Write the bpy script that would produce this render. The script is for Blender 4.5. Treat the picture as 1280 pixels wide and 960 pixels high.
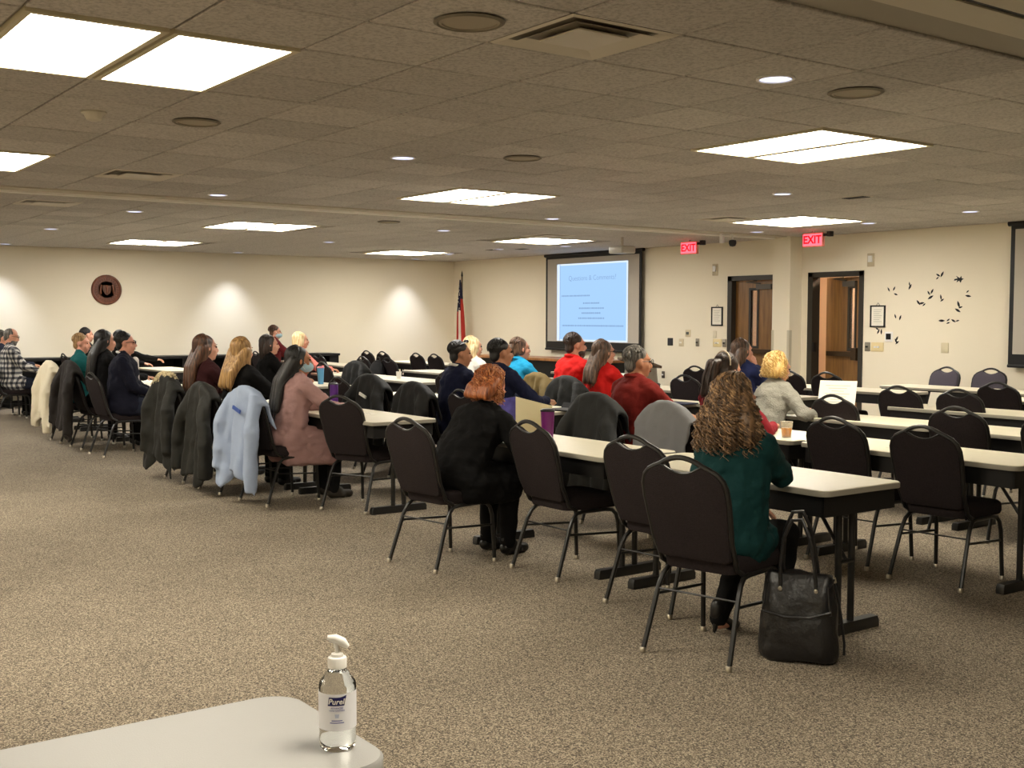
import bpy, bmesh, math, random
from mathutils import Vector, Matrix, Quaternion, noise
PI = math.pi
for _o in list(bpy.data.objects):
    bpy.data.objects.remove(_o, do_unlink=True)
SC = bpy.context.scene
COL = SC.collection

# ------------------------------------------------------------------ camera, world, exposure
CAM_Z = 1.55
YAW, PITCH, ROLL, FPX = -0.945655, -0.0569351, 0.0022, 1441.239
_f = Vector((math.sin(YAW)*math.cos(PITCH), math.cos(YAW)*math.cos(PITCH), math.sin(PITCH)))
_r = Vector((math.cos(YAW), -math.sin(YAW), 0)); _u = _r.cross(_f)
_r, _u = math.cos(ROLL)*_r+math.sin(ROLL)*_u, -math.sin(ROLL)*_r+math.cos(ROLL)*_u
cam_data = bpy.data.cameras.new('camera'); cam = bpy.data.objects.new('camera', cam_data); COL.objects.link(cam)
cam.matrix_world = Matrix(((_r.x,_u.x,-_f.x,0),(_r.y,_u.y,-_f.y,0),(_r.z,_u.z,-_f.z,CAM_Z),(0,0,0,1)))
cam_data.sensor_width = 36; cam_data.lens = FPX/1280*36; cam_data.clip_start = .05
SC.camera = cam
world = bpy.data.worlds.new('world'); SC.world = world; world.use_nodes = True
world.node_tree.nodes['Background'].inputs[0].default_value = (.9,.85,.75,1)
world.node_tree.nodes['Background'].inputs[1].default_value = .03
vs = SC.view_settings
vs.view_transform = 'Standard'; vs.look = 'None'; vs.gamma = 1; vs.use_curve_mapping = False
vs.exposure = 1.45
PANEL_W = 9.0          # strength of the ceiling light diffusers
WASH_W = 40           # watts of each cool wall-washing downlight

def in_view(p):
    d = Vector(p)-Vector((0,0,CAM_Z)); z = d.dot(_f)
    if z < .1: return None
    return 640+FPX*d.dot(_r)/z, 480-FPX*d.dot(_u)/z

# ------------------------------------------------------------------ materials
MATS = {}
def lin(c):
    return tuple((v/12.92 if v <= .04045 else ((v+.055)/1.055)**2.4) for v in c)
def mat(name, rgb, rough=.6, metal=0, bump=0, bscale=200, var=0, vscale=8, emit=0, spec=.4, trans=0, ior=1.45, sheen=0, srgb=True):
    if name in MATS: return MATS[name]
    m = bpy.data.materials.new(name); m.use_nodes = True; nt = m.node_tree
    b = nt.nodes['Principled BSDF']; c = (lin(rgb) if srgb else rgb)
    b.inputs['Base Color'].default_value = (*c,1); b.inputs['Roughness'].default_value = rough
    b.inputs['Metallic'].default_value = metal; b.inputs['Specular IOR Level'].default_value = spec
    if sheen: b.inputs['Sheen Weight'].default_value = sheen
    if trans: b.inputs['Transmission Weight'].default_value = trans; b.inputs['IOR'].default_value = ior
    if emit:
        b.inputs['Emission Color'].default_value = (*c,1); b.inputs['Emission Strength'].default_value = emit
    if bump or var:
        tc = nt.nodes.new('ShaderNodeTexCoord')
    if var:
        n = nt.nodes.new('ShaderNodeTexNoise'); n.inputs['Scale'].default_value = vscale; n.inputs['Detail'].default_value = 4
        nt.links.new(tc.outputs['Object'], n.inputs['Vector'])
        mr = nt.nodes.new('ShaderNodeMapRange'); mr.inputs['From Min'].default_value = .3; mr.inputs['From Max'].default_value = .7
        mr.inputs['To Min'].default_value = 1-var; mr.inputs['To Max'].default_value = 1+var
        nt.links.new(n.outputs['Fac'], mr.inputs['Value'])
        mx = nt.nodes.new('ShaderNodeMix'); mx.data_type = 'RGBA'; mx.blend_type = 'MULTIPLY'; mx.inputs['Factor'].default_value = 1
        mx.inputs['A'].default_value = (*c,1); nt.links.new(mr.outputs['Result'], mx.inputs['B'])
        nt.links.new(mx.outputs['Result'], b.inputs['Base Color'])
    if bump:
        n2 = nt.nodes.new('ShaderNodeTexNoise'); n2.inputs['Scale'].default_value = bscale; n2.inputs['Detail'].default_value = 2
        nt.links.new(tc.outputs['Object'], n2.inputs['Vector'])
        bp = nt.nodes.new('ShaderNodeBump'); bp.inputs['Strength'].default_value = bump; bp.inputs['Distance'].default_value = .01
        nt.links.new(n2.outputs['Fac'], bp.inputs['Height']); nt.links.new(bp.outputs['Normal'], b.inputs['Normal'])
    MATS[name] = m
    return m

def carpet_material():
    m = bpy.data.materials.new('carpet'); m.use_nodes = True; nt = m.node_tree; b = nt.nodes['Principled BSDF']
    tc = nt.nodes.new('ShaderNodeTexCoord')
    vo = nt.nodes.new('ShaderNodeTexVoronoi'); vo.inputs['Scale'].default_value = 210; vo.inputs['Randomness'].default_value = 1
    nt.links.new(tc.outputs['Object'], vo.inputs['Vector'])
    sv = nt.nodes.new('ShaderNodeSeparateColor'); nt.links.new(vo.outputs['Color'], sv.inputs[0])
    v2 = nt.nodes.new('ShaderNodeTexNoise'); v2.inputs['Scale'].default_value = 90; v2.inputs['Detail'].default_value = 4
    nt.links.new(tc.outputs['Object'], v2.inputs['Vector'])
    v = nt.nodes.new('ShaderNodeMix'); v.data_type = 'FLOAT'; v.inputs['Factor'].default_value = .45
    nt.links.new(sv.outputs[0], v.inputs[2]); nt.links.new(v2.outputs['Fac'], v.inputs[3])
    r = nt.nodes.new('ShaderNodeValToRGB'); e = r.color_ramp.elements
    e[0].position = .24; e[0].color = (*lin((.305,.283,.262)),1); e[1].position = .76; e[1].color = (*lin((.745,.692,.61)),1)
    k = e.new(.5); k.color = (*lin((.515,.47,.41)),1)
    nt.links.new(v.outputs[0], r.inputs['Fac'])
    n = nt.nodes.new('ShaderNodeTexNoise'); n.inputs['Scale'].default_value = 1.3; n.inputs['Detail'].default_value = 3
    nt.links.new(tc.outputs['Object'], n.inputs['Vector'])
    mr = nt.nodes.new('ShaderNodeMapRange'); mr.inputs['From Min'].default_value = .3; mr.inputs['From Max'].default_value = .7
    mr.inputs['To Min'].default_value = .9; mr.inputs['To Max'].default_value = 1.08
    nt.links.new(n.outputs['Fac'], mr.inputs['Value'])
    mx = nt.nodes.new('ShaderNodeMix'); mx.data_type = 'RGBA'; mx.blend_type = 'MULTIPLY'; mx.inputs['Factor'].default_value = 1
    nt.links.new(r.outputs['Color'], mx.inputs['A']); nt.links.new(mr.outputs['Result'], mx.inputs['B'])
    nt.links.new(mx.outputs['Result'], b.inputs['Base Color'])
    b.inputs['Roughness'].default_value = .95; b.inputs['Specular IOR Level'].default_value = .1
    bp = nt.nodes.new('ShaderNodeBump'); bp.inputs['Strength'].default_value = .7; bp.inputs['Distance'].default_value = .01
    nt.links.new(v.outputs[0], bp.inputs['Height']); nt.links.new(bp.outputs['Normal'], b.inputs['Normal'])
    return m

def tile_material():
    m = bpy.data.materials.new('ceiling_tile'); m.use_nodes = True; nt = m.node_tree; b = nt.nodes['Principled BSDF']
    tc = nt.nodes.new('ShaderNodeTexCoord')
    n = nt.nodes.new('ShaderNodeTexNoise'); n.inputs['Scale'].default_value = 45; n.inputs['Detail'].default_value = 5; n.inputs['Roughness'].default_value = .7
    nt.links.new(tc.outputs['Object'], n.inputs['Vector'])
    r = nt.nodes.new('ShaderNodeValToRGB'); e = r.color_ramp.elements
    e[0].position = .36; e[0].color = (.40,.372,.34,1); e[1].position = .56; e[1].color = (.60,.563,.518,1)
    nt.links.new(n.outputs['Fac'], r.inputs['Fac'])
    oi = nt.nodes.new('ShaderNodeObjectInfo'); mr = nt.nodes.new('ShaderNodeMapRange')
    mr.inputs['To Min'].default_value = .86; mr.inputs['To Max'].default_value = 1.06
    nt.links.new(oi.outputs['Random'], mr.inputs['Value'])
    mx = nt.nodes.new('ShaderNodeMix'); mx.data_type = 'RGBA'; mx.blend_type = 'MULTIPLY'; mx.inputs['Factor'].default_value = 1
    nt.links.new(r.outputs['Color'], mx.inputs['A']); nt.links.new(mr.outputs['Result'], mx.inputs['B'])
    nt.links.new(mx.outputs['Result'], b.inputs['Base Color']); b.inputs['Roughness'].default_value = .9; b.inputs['Specular IOR Level'].default_value = .1
    bp = nt.nodes.new('ShaderNodeBump'); bp.inputs['Strength'].default_value = .5; bp.inputs['Distance'].default_value = .006
    nt.links.new(n.outputs['Fac'], bp.inputs['Height']); nt.links.new(bp.outputs['Normal'], b.inputs['Normal'])
    return m

def plaid_material():
    m = bpy.data.materials.new('plaid_flannel'); m.use_nodes = True; nt = m.node_tree; b = nt.nodes['Principled BSDF']
    tc = nt.nodes.new('ShaderNodeTexCoord'); sp = nt.nodes.new('ShaderNodeSeparateXYZ'); nt.links.new(tc.outputs['Object'], sp.inputs[0])
    outs = []
    for ax in (('X','Y'),('Z',)):
        src = sp.outputs[ax[0]]
        if len(ax) == 2:
            a = nt.nodes.new('ShaderNodeMath'); a.operation = 'ADD'; nt.links.new(sp.outputs['X'], a.inputs[0]); nt.links.new(sp.outputs['Y'], a.inputs[1]); src = a.outputs[0]
        mu = nt.nodes.new('ShaderNodeMath'); mu.operation = 'MULTIPLY'; mu.inputs[1].default_value = 14; nt.links.new(src, mu.inputs[0])
        fr = nt.nodes.new('ShaderNodeMath'); fr.operation = 'FRACT'; nt.links.new(mu.outputs[0], fr.inputs[0])
        lt = nt.nodes.new('ShaderNodeMath'); lt.operation = 'LESS_THAN'; lt.inputs[1].default_value = .5; nt.links.new(fr.outputs[0], lt.inputs[0])
        outs.append(lt.outputs[0])
    ad = nt.nodes.new('ShaderNodeMath'); ad.operation = 'ADD'; nt.links.new(outs[0], ad.inputs[0]); nt.links.new(outs[1], ad.inputs[1])
    dv = nt.nodes.new('ShaderNodeMath'); dv.operation = 'MULTIPLY'; dv.inputs[1].default_value = .5; nt.links.new(ad.outputs[0], dv.inputs[0])
    r = nt.nodes.new('ShaderNodeValToRGB'); e = r.color_ramp.elements; r.color_ramp.interpolation = 'CONSTANT'
    e[0].color = (.015,.016,.022,1); e[1].position = .75; e[1].color = (.62,.6,.55,1); k = e.new(.25); k.color = (.14,.14,.15,1)
    nt.links.new(dv.outputs[0], r.inputs['Fac']); nt.links.new(r.outputs['Color'], b.inputs['Base Color']); b.inputs['Roughness'].default_value = .9
    return m

def wood_material(name, c1, c2, scale=3, rough=.4):
    m = bpy.data.materials.new(name); m.use_nodes = True; nt = m.node_tree; b = nt.nodes['Principled BSDF']
    tc = nt.nodes.new('ShaderNodeTexCoord'); mp = nt.nodes.new('ShaderNodeMapping'); mp.inputs['Scale'].default_value = (scale*4,scale*4,scale*.35)
    nt.links.new(tc.outputs['Object'], mp.inputs[0])
    n = nt.nodes.new('ShaderNodeTexNoise'); n.inputs['Scale'].default_value = 2; n.inputs['Detail'].default_value = 6; nt.links.new(mp.outputs[0], n.inputs['Vector'])
    r = nt.nodes.new('ShaderNodeValToRGB'); e = r.color_ramp.elements; e[0].position = .3; e[0].color = (*lin(c1),1); e[1].position = .7; e[1].color = (*lin(c2),1)
    nt.links.new(n.outputs['Fac'], r.inputs[0]); nt.links.new(r.outputs[0], b.inputs['Base Color']); b.inputs['Roughness'].default_value = rough
    return m

M_CARPET = carpet_material(); M_TILE = tile_material(); M_PLAID = plaid_material()
M_WALL = mat('wall_paint', (.945,.905,.815), .85, bump=.08, bscale=120, spec=.15)
M_FABRIC = mat('chair_fabric', (.175,.152,.155), .95, bump=.5, bscale=260, var=.15, vscale=120, spec=.1)
M_FABRIC_B = mat('chair_fabric_bluegrey', (.33,.31,.345), .95, bump=.5, bscale=260, var=.12, vscale=120, spec=.1)
M_BLACKMETAL = mat('black_metal', (.1,.095,.09), .38, spec=.5)
M_STEEL = mat('glide_steel', (.75,.72,.66), .3, metal=.9)
M_LAMINATE = mat('table_laminate', (.93,.9,.81), .35, var=.02, vscale=20)
M_TABLE_EDGE = mat('table_edge', (.62,.6,.55), .5)
M_BLACKLAM = mat('black_laminate', (.075,.07,.07), .5)
M_GREYPLASTIC = mat('grey_plastic_top', (.60,.597,.588), .45, bump=.08, bscale=300)
M_DARKFRAME = mat('door_frame_paint', (.2,.18,.15), .5)
M_DOOR = wood_material('door_wood', (.44,.30,.15), (.57,.41,.21), 3)
M_DESKWOOD = wood_material('desk_wood', (.55,.36,.2), (.7,.48,.28), 2)
M_WHITEPLASTIC = mat('white_plastic', (.93,.92,.9), .35)
M_CREAMPLATE = mat('cream_plate', (.9,.82,.62), .45)
M_PAPER = mat('paper', (.95,.93,.87), .8)
M_TRACK = mat('track_metal', (.8,.77,.7), .4)
M_GRILLE = mat('grille_dark', (.1,.095,.09), .6)
M_GREYGRILLE = mat('speaker_grille', (.66,.62,.55), .8)
M_CHROME = mat('chrome', (.8,.8,.78), .15, metal=1)

# ------------------------------------------------------------------ mesh builder
class MB:
    def __init__(s): s.v=[]; s.f=[]; s.mi=[]
    def add(s, vs, fs, mi=0):
        o=len(s.v); s.v += [tuple(p) for p in vs]; s.f += [tuple(i+o for i in q) for q in fs]; s.mi += [mi]*len(fs); return s
    def box(s, c, d, rot=None, mi=0):
        x,y,z=[k/2 for k in d]; P=[Vector(p) for p in ((-x,-y,-z),(x,-y,-z),(x,y,-z),(-x,y,-z),(-x,-y,z),(x,-y,z),(x,y,z),(-x,y,z))]
        if rot: P=[rot@p for p in P]
        return s.add([p+Vector(c) for p in P], [(0,3,2,1),(4,5,6,7),(0,1,5,4),(1,2,6,5),(2,3,7,6),(3,0,4,7)], mi)
    def b2(s, lo, hi, mi=0):
        return s.box([(a+b)/2 for a,b in zip(lo,hi)], [abs(b-a) for a,b in zip(lo,hi)], None, mi)
    def tube(s, pts, r, seg=8, cap=True, mi=0, closed=False):
        pts=[Vector(p) for p in pts]; n=len(pts); rr = r if isinstance(r,(list,tuple)) else [r]*n
        vs=[]; t0=None; nrm=None
        for i,p in enumerate(pts):
            a = pts[i-1] if (i>0 or closed) else p; b = pts[(i+1)%n] if (i<n-1 or closed) else p
            t=(b-a); t = t.normalized() if t.length>1e-9 else Vector((0,0,1))
            if nrm is None:
                h=Vector((0,0,1)) if abs(t.z)<.9 else Vector((1,0,0)); nrm=t.cross(h).normalized()
            else:
                nrm=(nrm-t*nrm.dot(t)); nrm = nrm.normalized() if nrm.length>1e-6 else t.orthogonal().normalized()
            bn=t.cross(nrm)
            for k in range(seg):
                a_=2*PI*k/seg; vs.append(p+(nrm*math.cos(a_)+bn*math.sin(a_))*rr[i])
        fs=[]; m=n if closed else n-1
        for i in range(m):
            j=(i+1)%n
            for k in range(seg): fs.append((i*seg+k,i*seg+(k+1)%seg,j*seg+(k+1)%seg,j*seg+k))
        if cap and not closed: fs += [tuple(range(seg-1,-1,-1)), tuple(range((n-1)*seg,n*seg))]
        return s.add(vs,fs,mi)
    def capsule(s, a, b, ra, rb, seg=10, mi=0):
        a=Vector(a); b=Vector(b); t=(b-a); L=t.length
        t = t/L if L>1e-6 else Vector((0,0,1))
        pts=[];rs=[]
        for k in (85,60,30): q=math.radians(k); pts.append(a-t*ra*math.sin(q)); rs.append(ra*math.cos(q))
        pts += [a,b]; rs += [ra,rb]
        for k in (30,60,85): q=math.radians(k); pts.append(b+t*rb*math.sin(q)); rs.append(rb*math.cos(q))
        return s.tube(pts, rs, seg, True, mi)
    def ell(s, c, r, M=None, seg=14, rings=9, mi=0):
        c=Vector(c); vs=[]
        def T(p):
            p=Vector((p[0]*r[0],p[1]*r[1],p[2]*r[2])); p = (M.to_3x3()@p) if M else p
            return c+p
        vs.append(T((0,0,1)))
        for i in range(1,rings):
            ph=PI*i/rings
            for k in range(seg): a=2*PI*k/seg; vs.append(T((math.sin(ph)*math.cos(a),math.sin(ph)*math.sin(a),math.cos(ph))))
        vs.append(T((0,0,-1))); L=len(vs)-1; fs=[]
        for k in range(seg): fs.append((0,1+k,1+(k+1)%seg)); 
        for i in range(rings-2):
            for k in range(seg): a=1+i*seg; fs.append((a+k,a+seg+k,a+seg+(k+1)%seg,a+(k+1)%seg))
        a=1+(rings-2)*seg
        for k in range(seg): fs.append((L,a+(k+1)%seg,a+k))
        return s.add(vs,fs,mi)
    def lathe(s, prof, c=(0,0,0), seg=24, mi=0, M=None, cap=True):
        c=Vector(c); vs=[]; prof=[(max(r,3e-4),z) for r,z in prof]; n=len(prof)
        for (r,z) in prof:
            for k in range(seg):
                a=2*PI*k/seg; p=Vector((r*math.cos(a),r*math.sin(a),z)); vs.append(c+((M@p) if M else p))
        fs=[]
        for i in range(n-1):
            for k in range(seg): fs.append((i*seg+k,i*seg+(k+1)%seg,(i+1)*seg+(k+1)%seg,(i+1)*seg+k))
        if cap: fs.append(tuple(range(seg-1,-1,-1)))
        if cap: fs.append(tuple(range((n-1)*seg,n*seg)))
        return s.add(vs,fs,mi)
    def loft(s, rings, cap=True, mi=0):
        n=len(rings[0]); vs=[p for r in rings for p in r]; fs=[]
        for i in range(len(rings)-1):
            for k in range(n): fs.append((i*n+k,i*n+(k+1)%n,(i+1)*n+(k+1)%n,(i+1)*n+k))
        if cap: fs += [tuple(range(n-1,-1,-1)), tuple(range((len(rings)-1)*n,len(rings)*n))]
        return s.add(vs,fs,mi)
    def grid(s, fn, nu, nv, mi=0):
        vs=[fn(i/nu,j/nv) for j in range(nv+1) for i in range(nu+1)]
        fs=[(j*(nu+1)+i,j*(nu+1)+i+1,(j+1)*(nu+1)+i+1,(j+1)*(nu+1)+i) for j in range(nv) for i in range(nu)]
        return s.add(vs,fs,mi)
    def mesh(s, name, mats, smooth=True, ang=40):
        me=bpy.data.meshes.new(name); me.from_pydata(s.v,[],s.f)
        for m in (mats if isinstance(mats,(list,tuple)) else [mats]): me.materials.append(m)
        if any(s.mi):
            me.polygons.foreach_set('material_index', s.mi)
        bm=bmesh.new(); bm.from_mesh(me); bmesh.ops.recalc_face_normals(bm, faces=bm.faces); bm.to_mesh(me); bm.free()
        if smooth:
            me.polygons.foreach_set('use_smooth',[True]*len(me.polygons))
            me.set_sharp_from_angle(angle=math.radians(ang))
        me.update(); return me
    def build(s, name, mats, parent=None, smooth=True, ang=40):
        return link(name, s.mesh(name,mats,smooth,ang), parent)
def link(name, me, parent=None, loc=None, rz=None):
    o=bpy.data.objects.new(name, me); COL.objects.link(o)
    if parent: o.parent=parent
    if loc: o.location=loc
    if rz: o.rotation_euler=(0,0,rz)
    return o
def tag(o, label=None, cat=None, group=None, kind=None):
    if label: o['label']=label
    if cat: o['category']=cat
    if group: o['group']=group
    if kind: o['kind']=kind
    return o
def thing(name, label, cat, loc=(0,0,0), rz=0, group=None):
    return tag(link(name, None, None, loc, rz), label, cat, group)
def struct(name, mb, m, label=None, smooth=False):
    o=mb.build(name, m, None, smooth) if mb else link(name, None)
    o['kind']='structure'
    if label: o['label']=label
    return o
def rrect(w,d,r,n=6,cx=0,cy=0):
    out=[]
    for sx,sy,a0 in ((1,1,0),(-1,1,90),(-1,-1,180),(1,-1,270)):
        for k in range(n+1):
            a=math.radians(a0+90*k/n); out.append((cx+sx*(w/2-r)+r*math.cos(a), cy+sy*(d/2-r)+r*math.sin(a)))
    return out
def slab(mb, outline, z0, z1, bev=.004, mi=0):
    cx=sum(p[0] for p in outline)/len(outline); cy=sum(p[1] for p in outline)/len(outline)
    def sc(e):
        o=[]
        for (x,y) in outline:
            v=Vector((x-cx,y-cy)); L=max(v.length,1e-6); v*= (L-e)/L; o.append((cx+v.x,cy+v.y))
        return o
    return mb.loft([[(x,y,z0) for x,y in sc(bev)],[(x,y,z0+bev) for x,y in outline],[(x,y,z1-bev) for x,y in outline],[(x,y,z1) for x,y in sc(bev)]],True,mi)
def text_mesh(body, size, mtl, extr=.0008, align='CENTER', shear=0, offset=0):
    cu=bpy.data.curves.new('t','FONT'); cu.body=body; cu.size=size; cu.extrude=extr; cu.align_x=align; cu.align_y='CENTER'; cu.shear=shear; cu.offset=offset
    cu.resolution_u=3
    o=bpy.data.objects.new('t',cu); COL.objects.link(o)
    dg=bpy.context.evaluated_depsgraph_get(); me=bpy.data.meshes.new_from_object(o.evaluated_get(dg))
    bpy.data.objects.remove(o, do_unlink=True); me.materials.clear(); me.materials.append(mtl); return me
REMESH=[]
def remesh(o, vox, smooth_it=4, disp=0, dscale=.1, dtex=[None,{}]):
    m=o.modifiers.new('r','REMESH'); m.mode='VOXEL'; m.voxel_size=vox; m.use_smooth_shade=True
    if smooth_it:
        k=o.modifiers.new('s','SMOOTH'); k.factor=.5; k.iterations=smooth_it
    if disp:
        key=round(dscale,3)
        if key not in dtex[1]:
            t=bpy.data.textures.new('folds','CLOUDS'); t.noise_scale=dscale; t.noise_depth=2; dtex[1][key]=t
        d=o.modifiers.new('d','DISPLACE'); d.texture=dtex[1][key]; d.strength=disp; d.mid_level=.5; d.texture_coords='LOCAL'
    REMESH.append(o)
def bake_all():
    bpy.context.view_layer.update(); dg=bpy.context.evaluated_depsgraph_get()
    new=[(o,bpy.data.meshes.new_from_object(o.evaluated_get(dg))) for o in REMESH]
    for o,me in new:
        mt=[m for m in o.data.materials]; o.modifiers.clear(); o.data=me
        if not me.materials:
            for m in mt: me.materials.append(m)
        me.polygons.foreach_set('use_smooth',[True]*len(me.polygons))
# ------------------------------------------------------------------ the room
YB, XA, CZ, XR, YN = 13.8, -21.3, 2.79, 5.0, -5.0
struct('floor', MB().b2((XA-.15,YN-.15,-.1),(XR+.15,YB+2.2,0)), M_CARPET, 'tan and grey speckled loop carpet')
struct('wall_left', MB().b2((XA-.15,YN,0),(XA,YB,CZ+.3)), M_WALL, 'cream painted wall carrying the round wooden seal')
struct('wall_back', MB().b2((XA,YN-.15,0),(XR,YN,CZ+.3)), M_WALL)
struct('wall_right', MB().b2((XR,YN,0),(XR+.15,YB,CZ+.3)), M_WALL)
D1A, D1B, D1Z = -13.14, -12.06, 2.235
D2A, D2B, D2Z = -11.50, -10.50, 2.245
wf = MB()
for a,b,z0 in ((XA-.15,D1A,0),(D1A,D1B,D1Z),(D1B,D2A,0),(D2A,D2B,D2Z),(D2B,XR+.15,0)):
    wf.b2((a,YB,z0),(b,YB+.15,CZ+.3))
wf.b2((-11.97,YB-.27,0),(-11.63,YB,CZ+.1))       # wall stub between the two doors
wall_front = struct('wall_front', wf, M_WALL, 'cream painted front wall with two doors and the projection screen')
M_GUARD = mat('corner_guard', (.8,.76,.66), .4)
g = MB(); g.b2((-11.975,YB-.275,.1),(-11.93,YB-.27,1.38)); g.b2((-11.976,YB-.275,.1),(-11.971,YB-.22,1.38)); g.build('corner_guard', M_GUARD, wall_front, False)
g = MB(); g.b2((-11.67,YB-.275,.1),(-11.625,YB-.27,1.38)); g.b2((-11.629,YB-.275,.1),(-11.624,YB-.22,1.38)); g.build('corner_guard', M_GUARD, wall_front, False)
M_BASE = mat('baseboard_rubber', (.2,.18,.17), .6)
bb = MB()
for a,b in ((XA,D1A),(D2B,XR)): bb.b2((a,YB-.012,0),(b,YB,.1))
struct('baseboard_front', bb, M_BASE); struct('baseboard_left', MB().b2((XA,YN,0),(XA+.012,YB,.1)), M_BASE)
# hallway seen through the open door
hw = MB(); hw.b2((-14,YB+1.7,0),(-9,YB+1.85,2.6)); hw.b2((-14.1,YB+.15,0),(-14,YB+1.85,2.6)); hw.b2((-9,YB+.15,0),(-8.9,YB+1.85,2.6)); hw.b2((-14,YB+.15,2.6),(-9,YB+1.85,2.7))
struct('wall_hallway', hw, mat('hall_paint',(.86,.76,.66),.8))
hl = thing('hall_light','bright ceiling light panel in the hallway behind the doors','ceiling light',(-11.1,YB+1.0,2.58))
MB().box((0,0,0),(1.2,.4,.03)).build('diffuser', mat('hall_emit',(1,.9,.78),emit=14), hl)

# ---- ceiling: backing, tiles with recessed joints
ceiling = struct('ceiling', MB().b2((XA,YN,CZ+.008),(XR,YB,CZ+.25)), mat('ceiling_tee',(.62,.59,.53),.7), 'suspended ceiling of square mineral tiles')
P = .6096; GX, GY = -4.93, 1.15
LIGHTS = [(gx,gy) for gx in (-5.54,-9.807) for gy in (1.76,6.637,11.514)] + [(gx,gy) for gx in (-14.684,-18.951) for gy in (1.76,6.4,11.2)] + [(-5.54,-3.12),(-9.807,-3.12),(-14.684,-3.12),(-1.273,-3.12),(-1.273,1.76)]
def occupied(cx,cy):
    for lx,ly in LIGHTS:
        if abs(cx-lx)<.62 and abs(cy-ly)<.62: return True
    return abs(cx+11.98)<.3 or abs(cx+2.55)<.36
VENTS = [(-3.97,3.30),(-9.92,3.18),(-13.36,3.1),(-9.95,10.35),(-13.47,10.38)]
def vent_at(cx,cy): return any(abs(cx-a)<.31 and abs(cy-b)<.31 for a,b in VENTS)
tl=[]; 
i0=int((XA-GX)/P)-2; i1=int((XR-GX)/P)+2; j0=int((YN-GY)/P)-2; j1=int((YB-GY)/P)+2
cells={}
for i in range(i0,i1):
    for j in range(j0,j1):
        x0,x1,y0,y1=GX+i*P,GX+(i+1)*P,GY+j*P,GY+(j+1)*P
        x0=max(x0,XA+.01); x1=min(x1,XR-.01); y0=max(y0,YN+.01); y1=min(y1,YB-.01)
        if x1-x0<.08 or y1-y0<.08: continue
        cx,cy=(x0+x1)/2,(y0+y1)/2
        if occupied(cx,cy): continue
        if vent_at(cx,cy):
            cells[(i,j)]=(x0,x1,y0,y1); continue
        q=in_view((cx,cy,CZ)); vis = q is not None and -60<q[0]<1340 and -60<q[1]<500
        tl.append((0 if vis else 1, cx*cx+cy*cy, x0,x1,y0,y1))
tl.sort()
def tile_rings(mb,w,d,cx=0,cy=0,z=0):
    def r(e,zz): return [(cx-w/2+e,cy-d/2+e,zz),(cx+w/2-e,cy-d/2+e,zz),(cx+w/2-e,cy+d/2-e,zz),(cx-w/2+e,cy+d/2-e,zz)]
    mb.loft([r(0,z+.006),r(0,z-.003),r(.005,z-.007)])
tmesh={}; rest=MB(); rt=random.Random(4)
for n,(v,_,x0,x1,y0,y1) in enumerate(tl):
    w,d=x1-x0-.013,y1-y0-.013; cx,cy=(x0+x1)/2,(y0+y1)/2
    if v==0 and n<300:
        key=(round(w,3),round(d,3))
        if key not in tmesh:
            mb=MB(); tile_rings(mb,w,d); tmesh[key]=mb.mesh('ceiling_tile',M_TILE,False)
        o=link('ceiling_tile', tmesh[key], ceiling, (cx,cy,CZ+rt.uniform(-.001,.0015)))
        o.rotation_euler=(0,0,PI/2*rt.randrange(4)) if abs(w-d)<.01 else (0,0,0)
    else: tile_rings(rest,w,d,cx,cy,CZ)
ro=rest.build('ceiling_tile_field', M_TILE, ceiling, False); ro['kind']='stuff'
# partition tracks
t=MB(); t.b2((-12.26,YN,CZ-.012),(-11.70,YB,CZ+.01)); tr1=struct('trim_1', t, mat('track_band',(.8,.77,.7),.7), 'flat ceiling band of the folding partition track')
MB().b2((-11.99,YN,CZ-.035),(-11.93,YB,CZ-.012)).build('track_rail', mat('track_white',(.97,.96,.93),.4), tr1, False)
t=MB(); t.b2((-2.86,YN,CZ-.012),(-2.67,YB,CZ+.01)); t.b2((-2.63,YN,CZ-.012),(-2.2,YB,CZ+.01)); tr2=struct('trim_2', t, mat('track_band',(.5,.5,.5)), 'ceiling band with a dark partition slot')
MB().b2((-2.67,YN,CZ-.004),(-2.63,YB,CZ+.01)).build('track_slot', M_BLACKLAM, tr2, False)

# ---- light fixtures (each square pair = two 2x4 lay-in panels)
def emat(name,c,s):
    if name in MATS: return MATS[name]
    m=bpy.data.materials.new(name); m.use_nodes=True; nt=m.node_tree
    for n in list(nt.nodes): nt.nodes.remove(n)
    e=nt.nodes.new('ShaderNodeEmission'); o=nt.nodes.new('ShaderNodeOutputMaterial'); e.inputs[0].default_value=(*c,1); e.inputs[1].default_value=s
    nt.links.new(e.outputs[0],o.inputs[0]); MATS[name]=m; return m
E_WARM=emat('diffuser_warm',(1,.915,.745),PANEL_W); E_NEUT=emat('diffuser_neutral',(1,.955,.87),PANEL_W)
fm=MB()
for a,b in (((-.6,-.295),(.6,-.265)),((-.6,.265),(.6,.295)),((-.6,-.265),(-.57,.265)),((.57,-.265),(.6,.265))): fm.b2((a[0],a[1],-.018),(b[0],b[1],.006))
frame_me=fm.mesh('frame', mat('fixture_frame',(.82,.78,.66),.5), False)
dm=MB(); slab(dm, rrect(1.14,.53,.005,2), -.012, -.004, .003)
diff_me={}
for k,e in (('w',E_WARM),('n',E_NEUT)): diff_me[k]=dm.mesh('diffuser', e, False)
ROWN={-3.12:'behind',1.76:'nearest',6.637:'middle',6.4:'middle',11.514:'farthest',11.2:'farthest'}
COLN={-1.273:'column right of the camera',-5.54:'rightmost column',-9.807:'second column',-14.684:'third column',-18.951:'column by the seal wall'}
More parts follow.
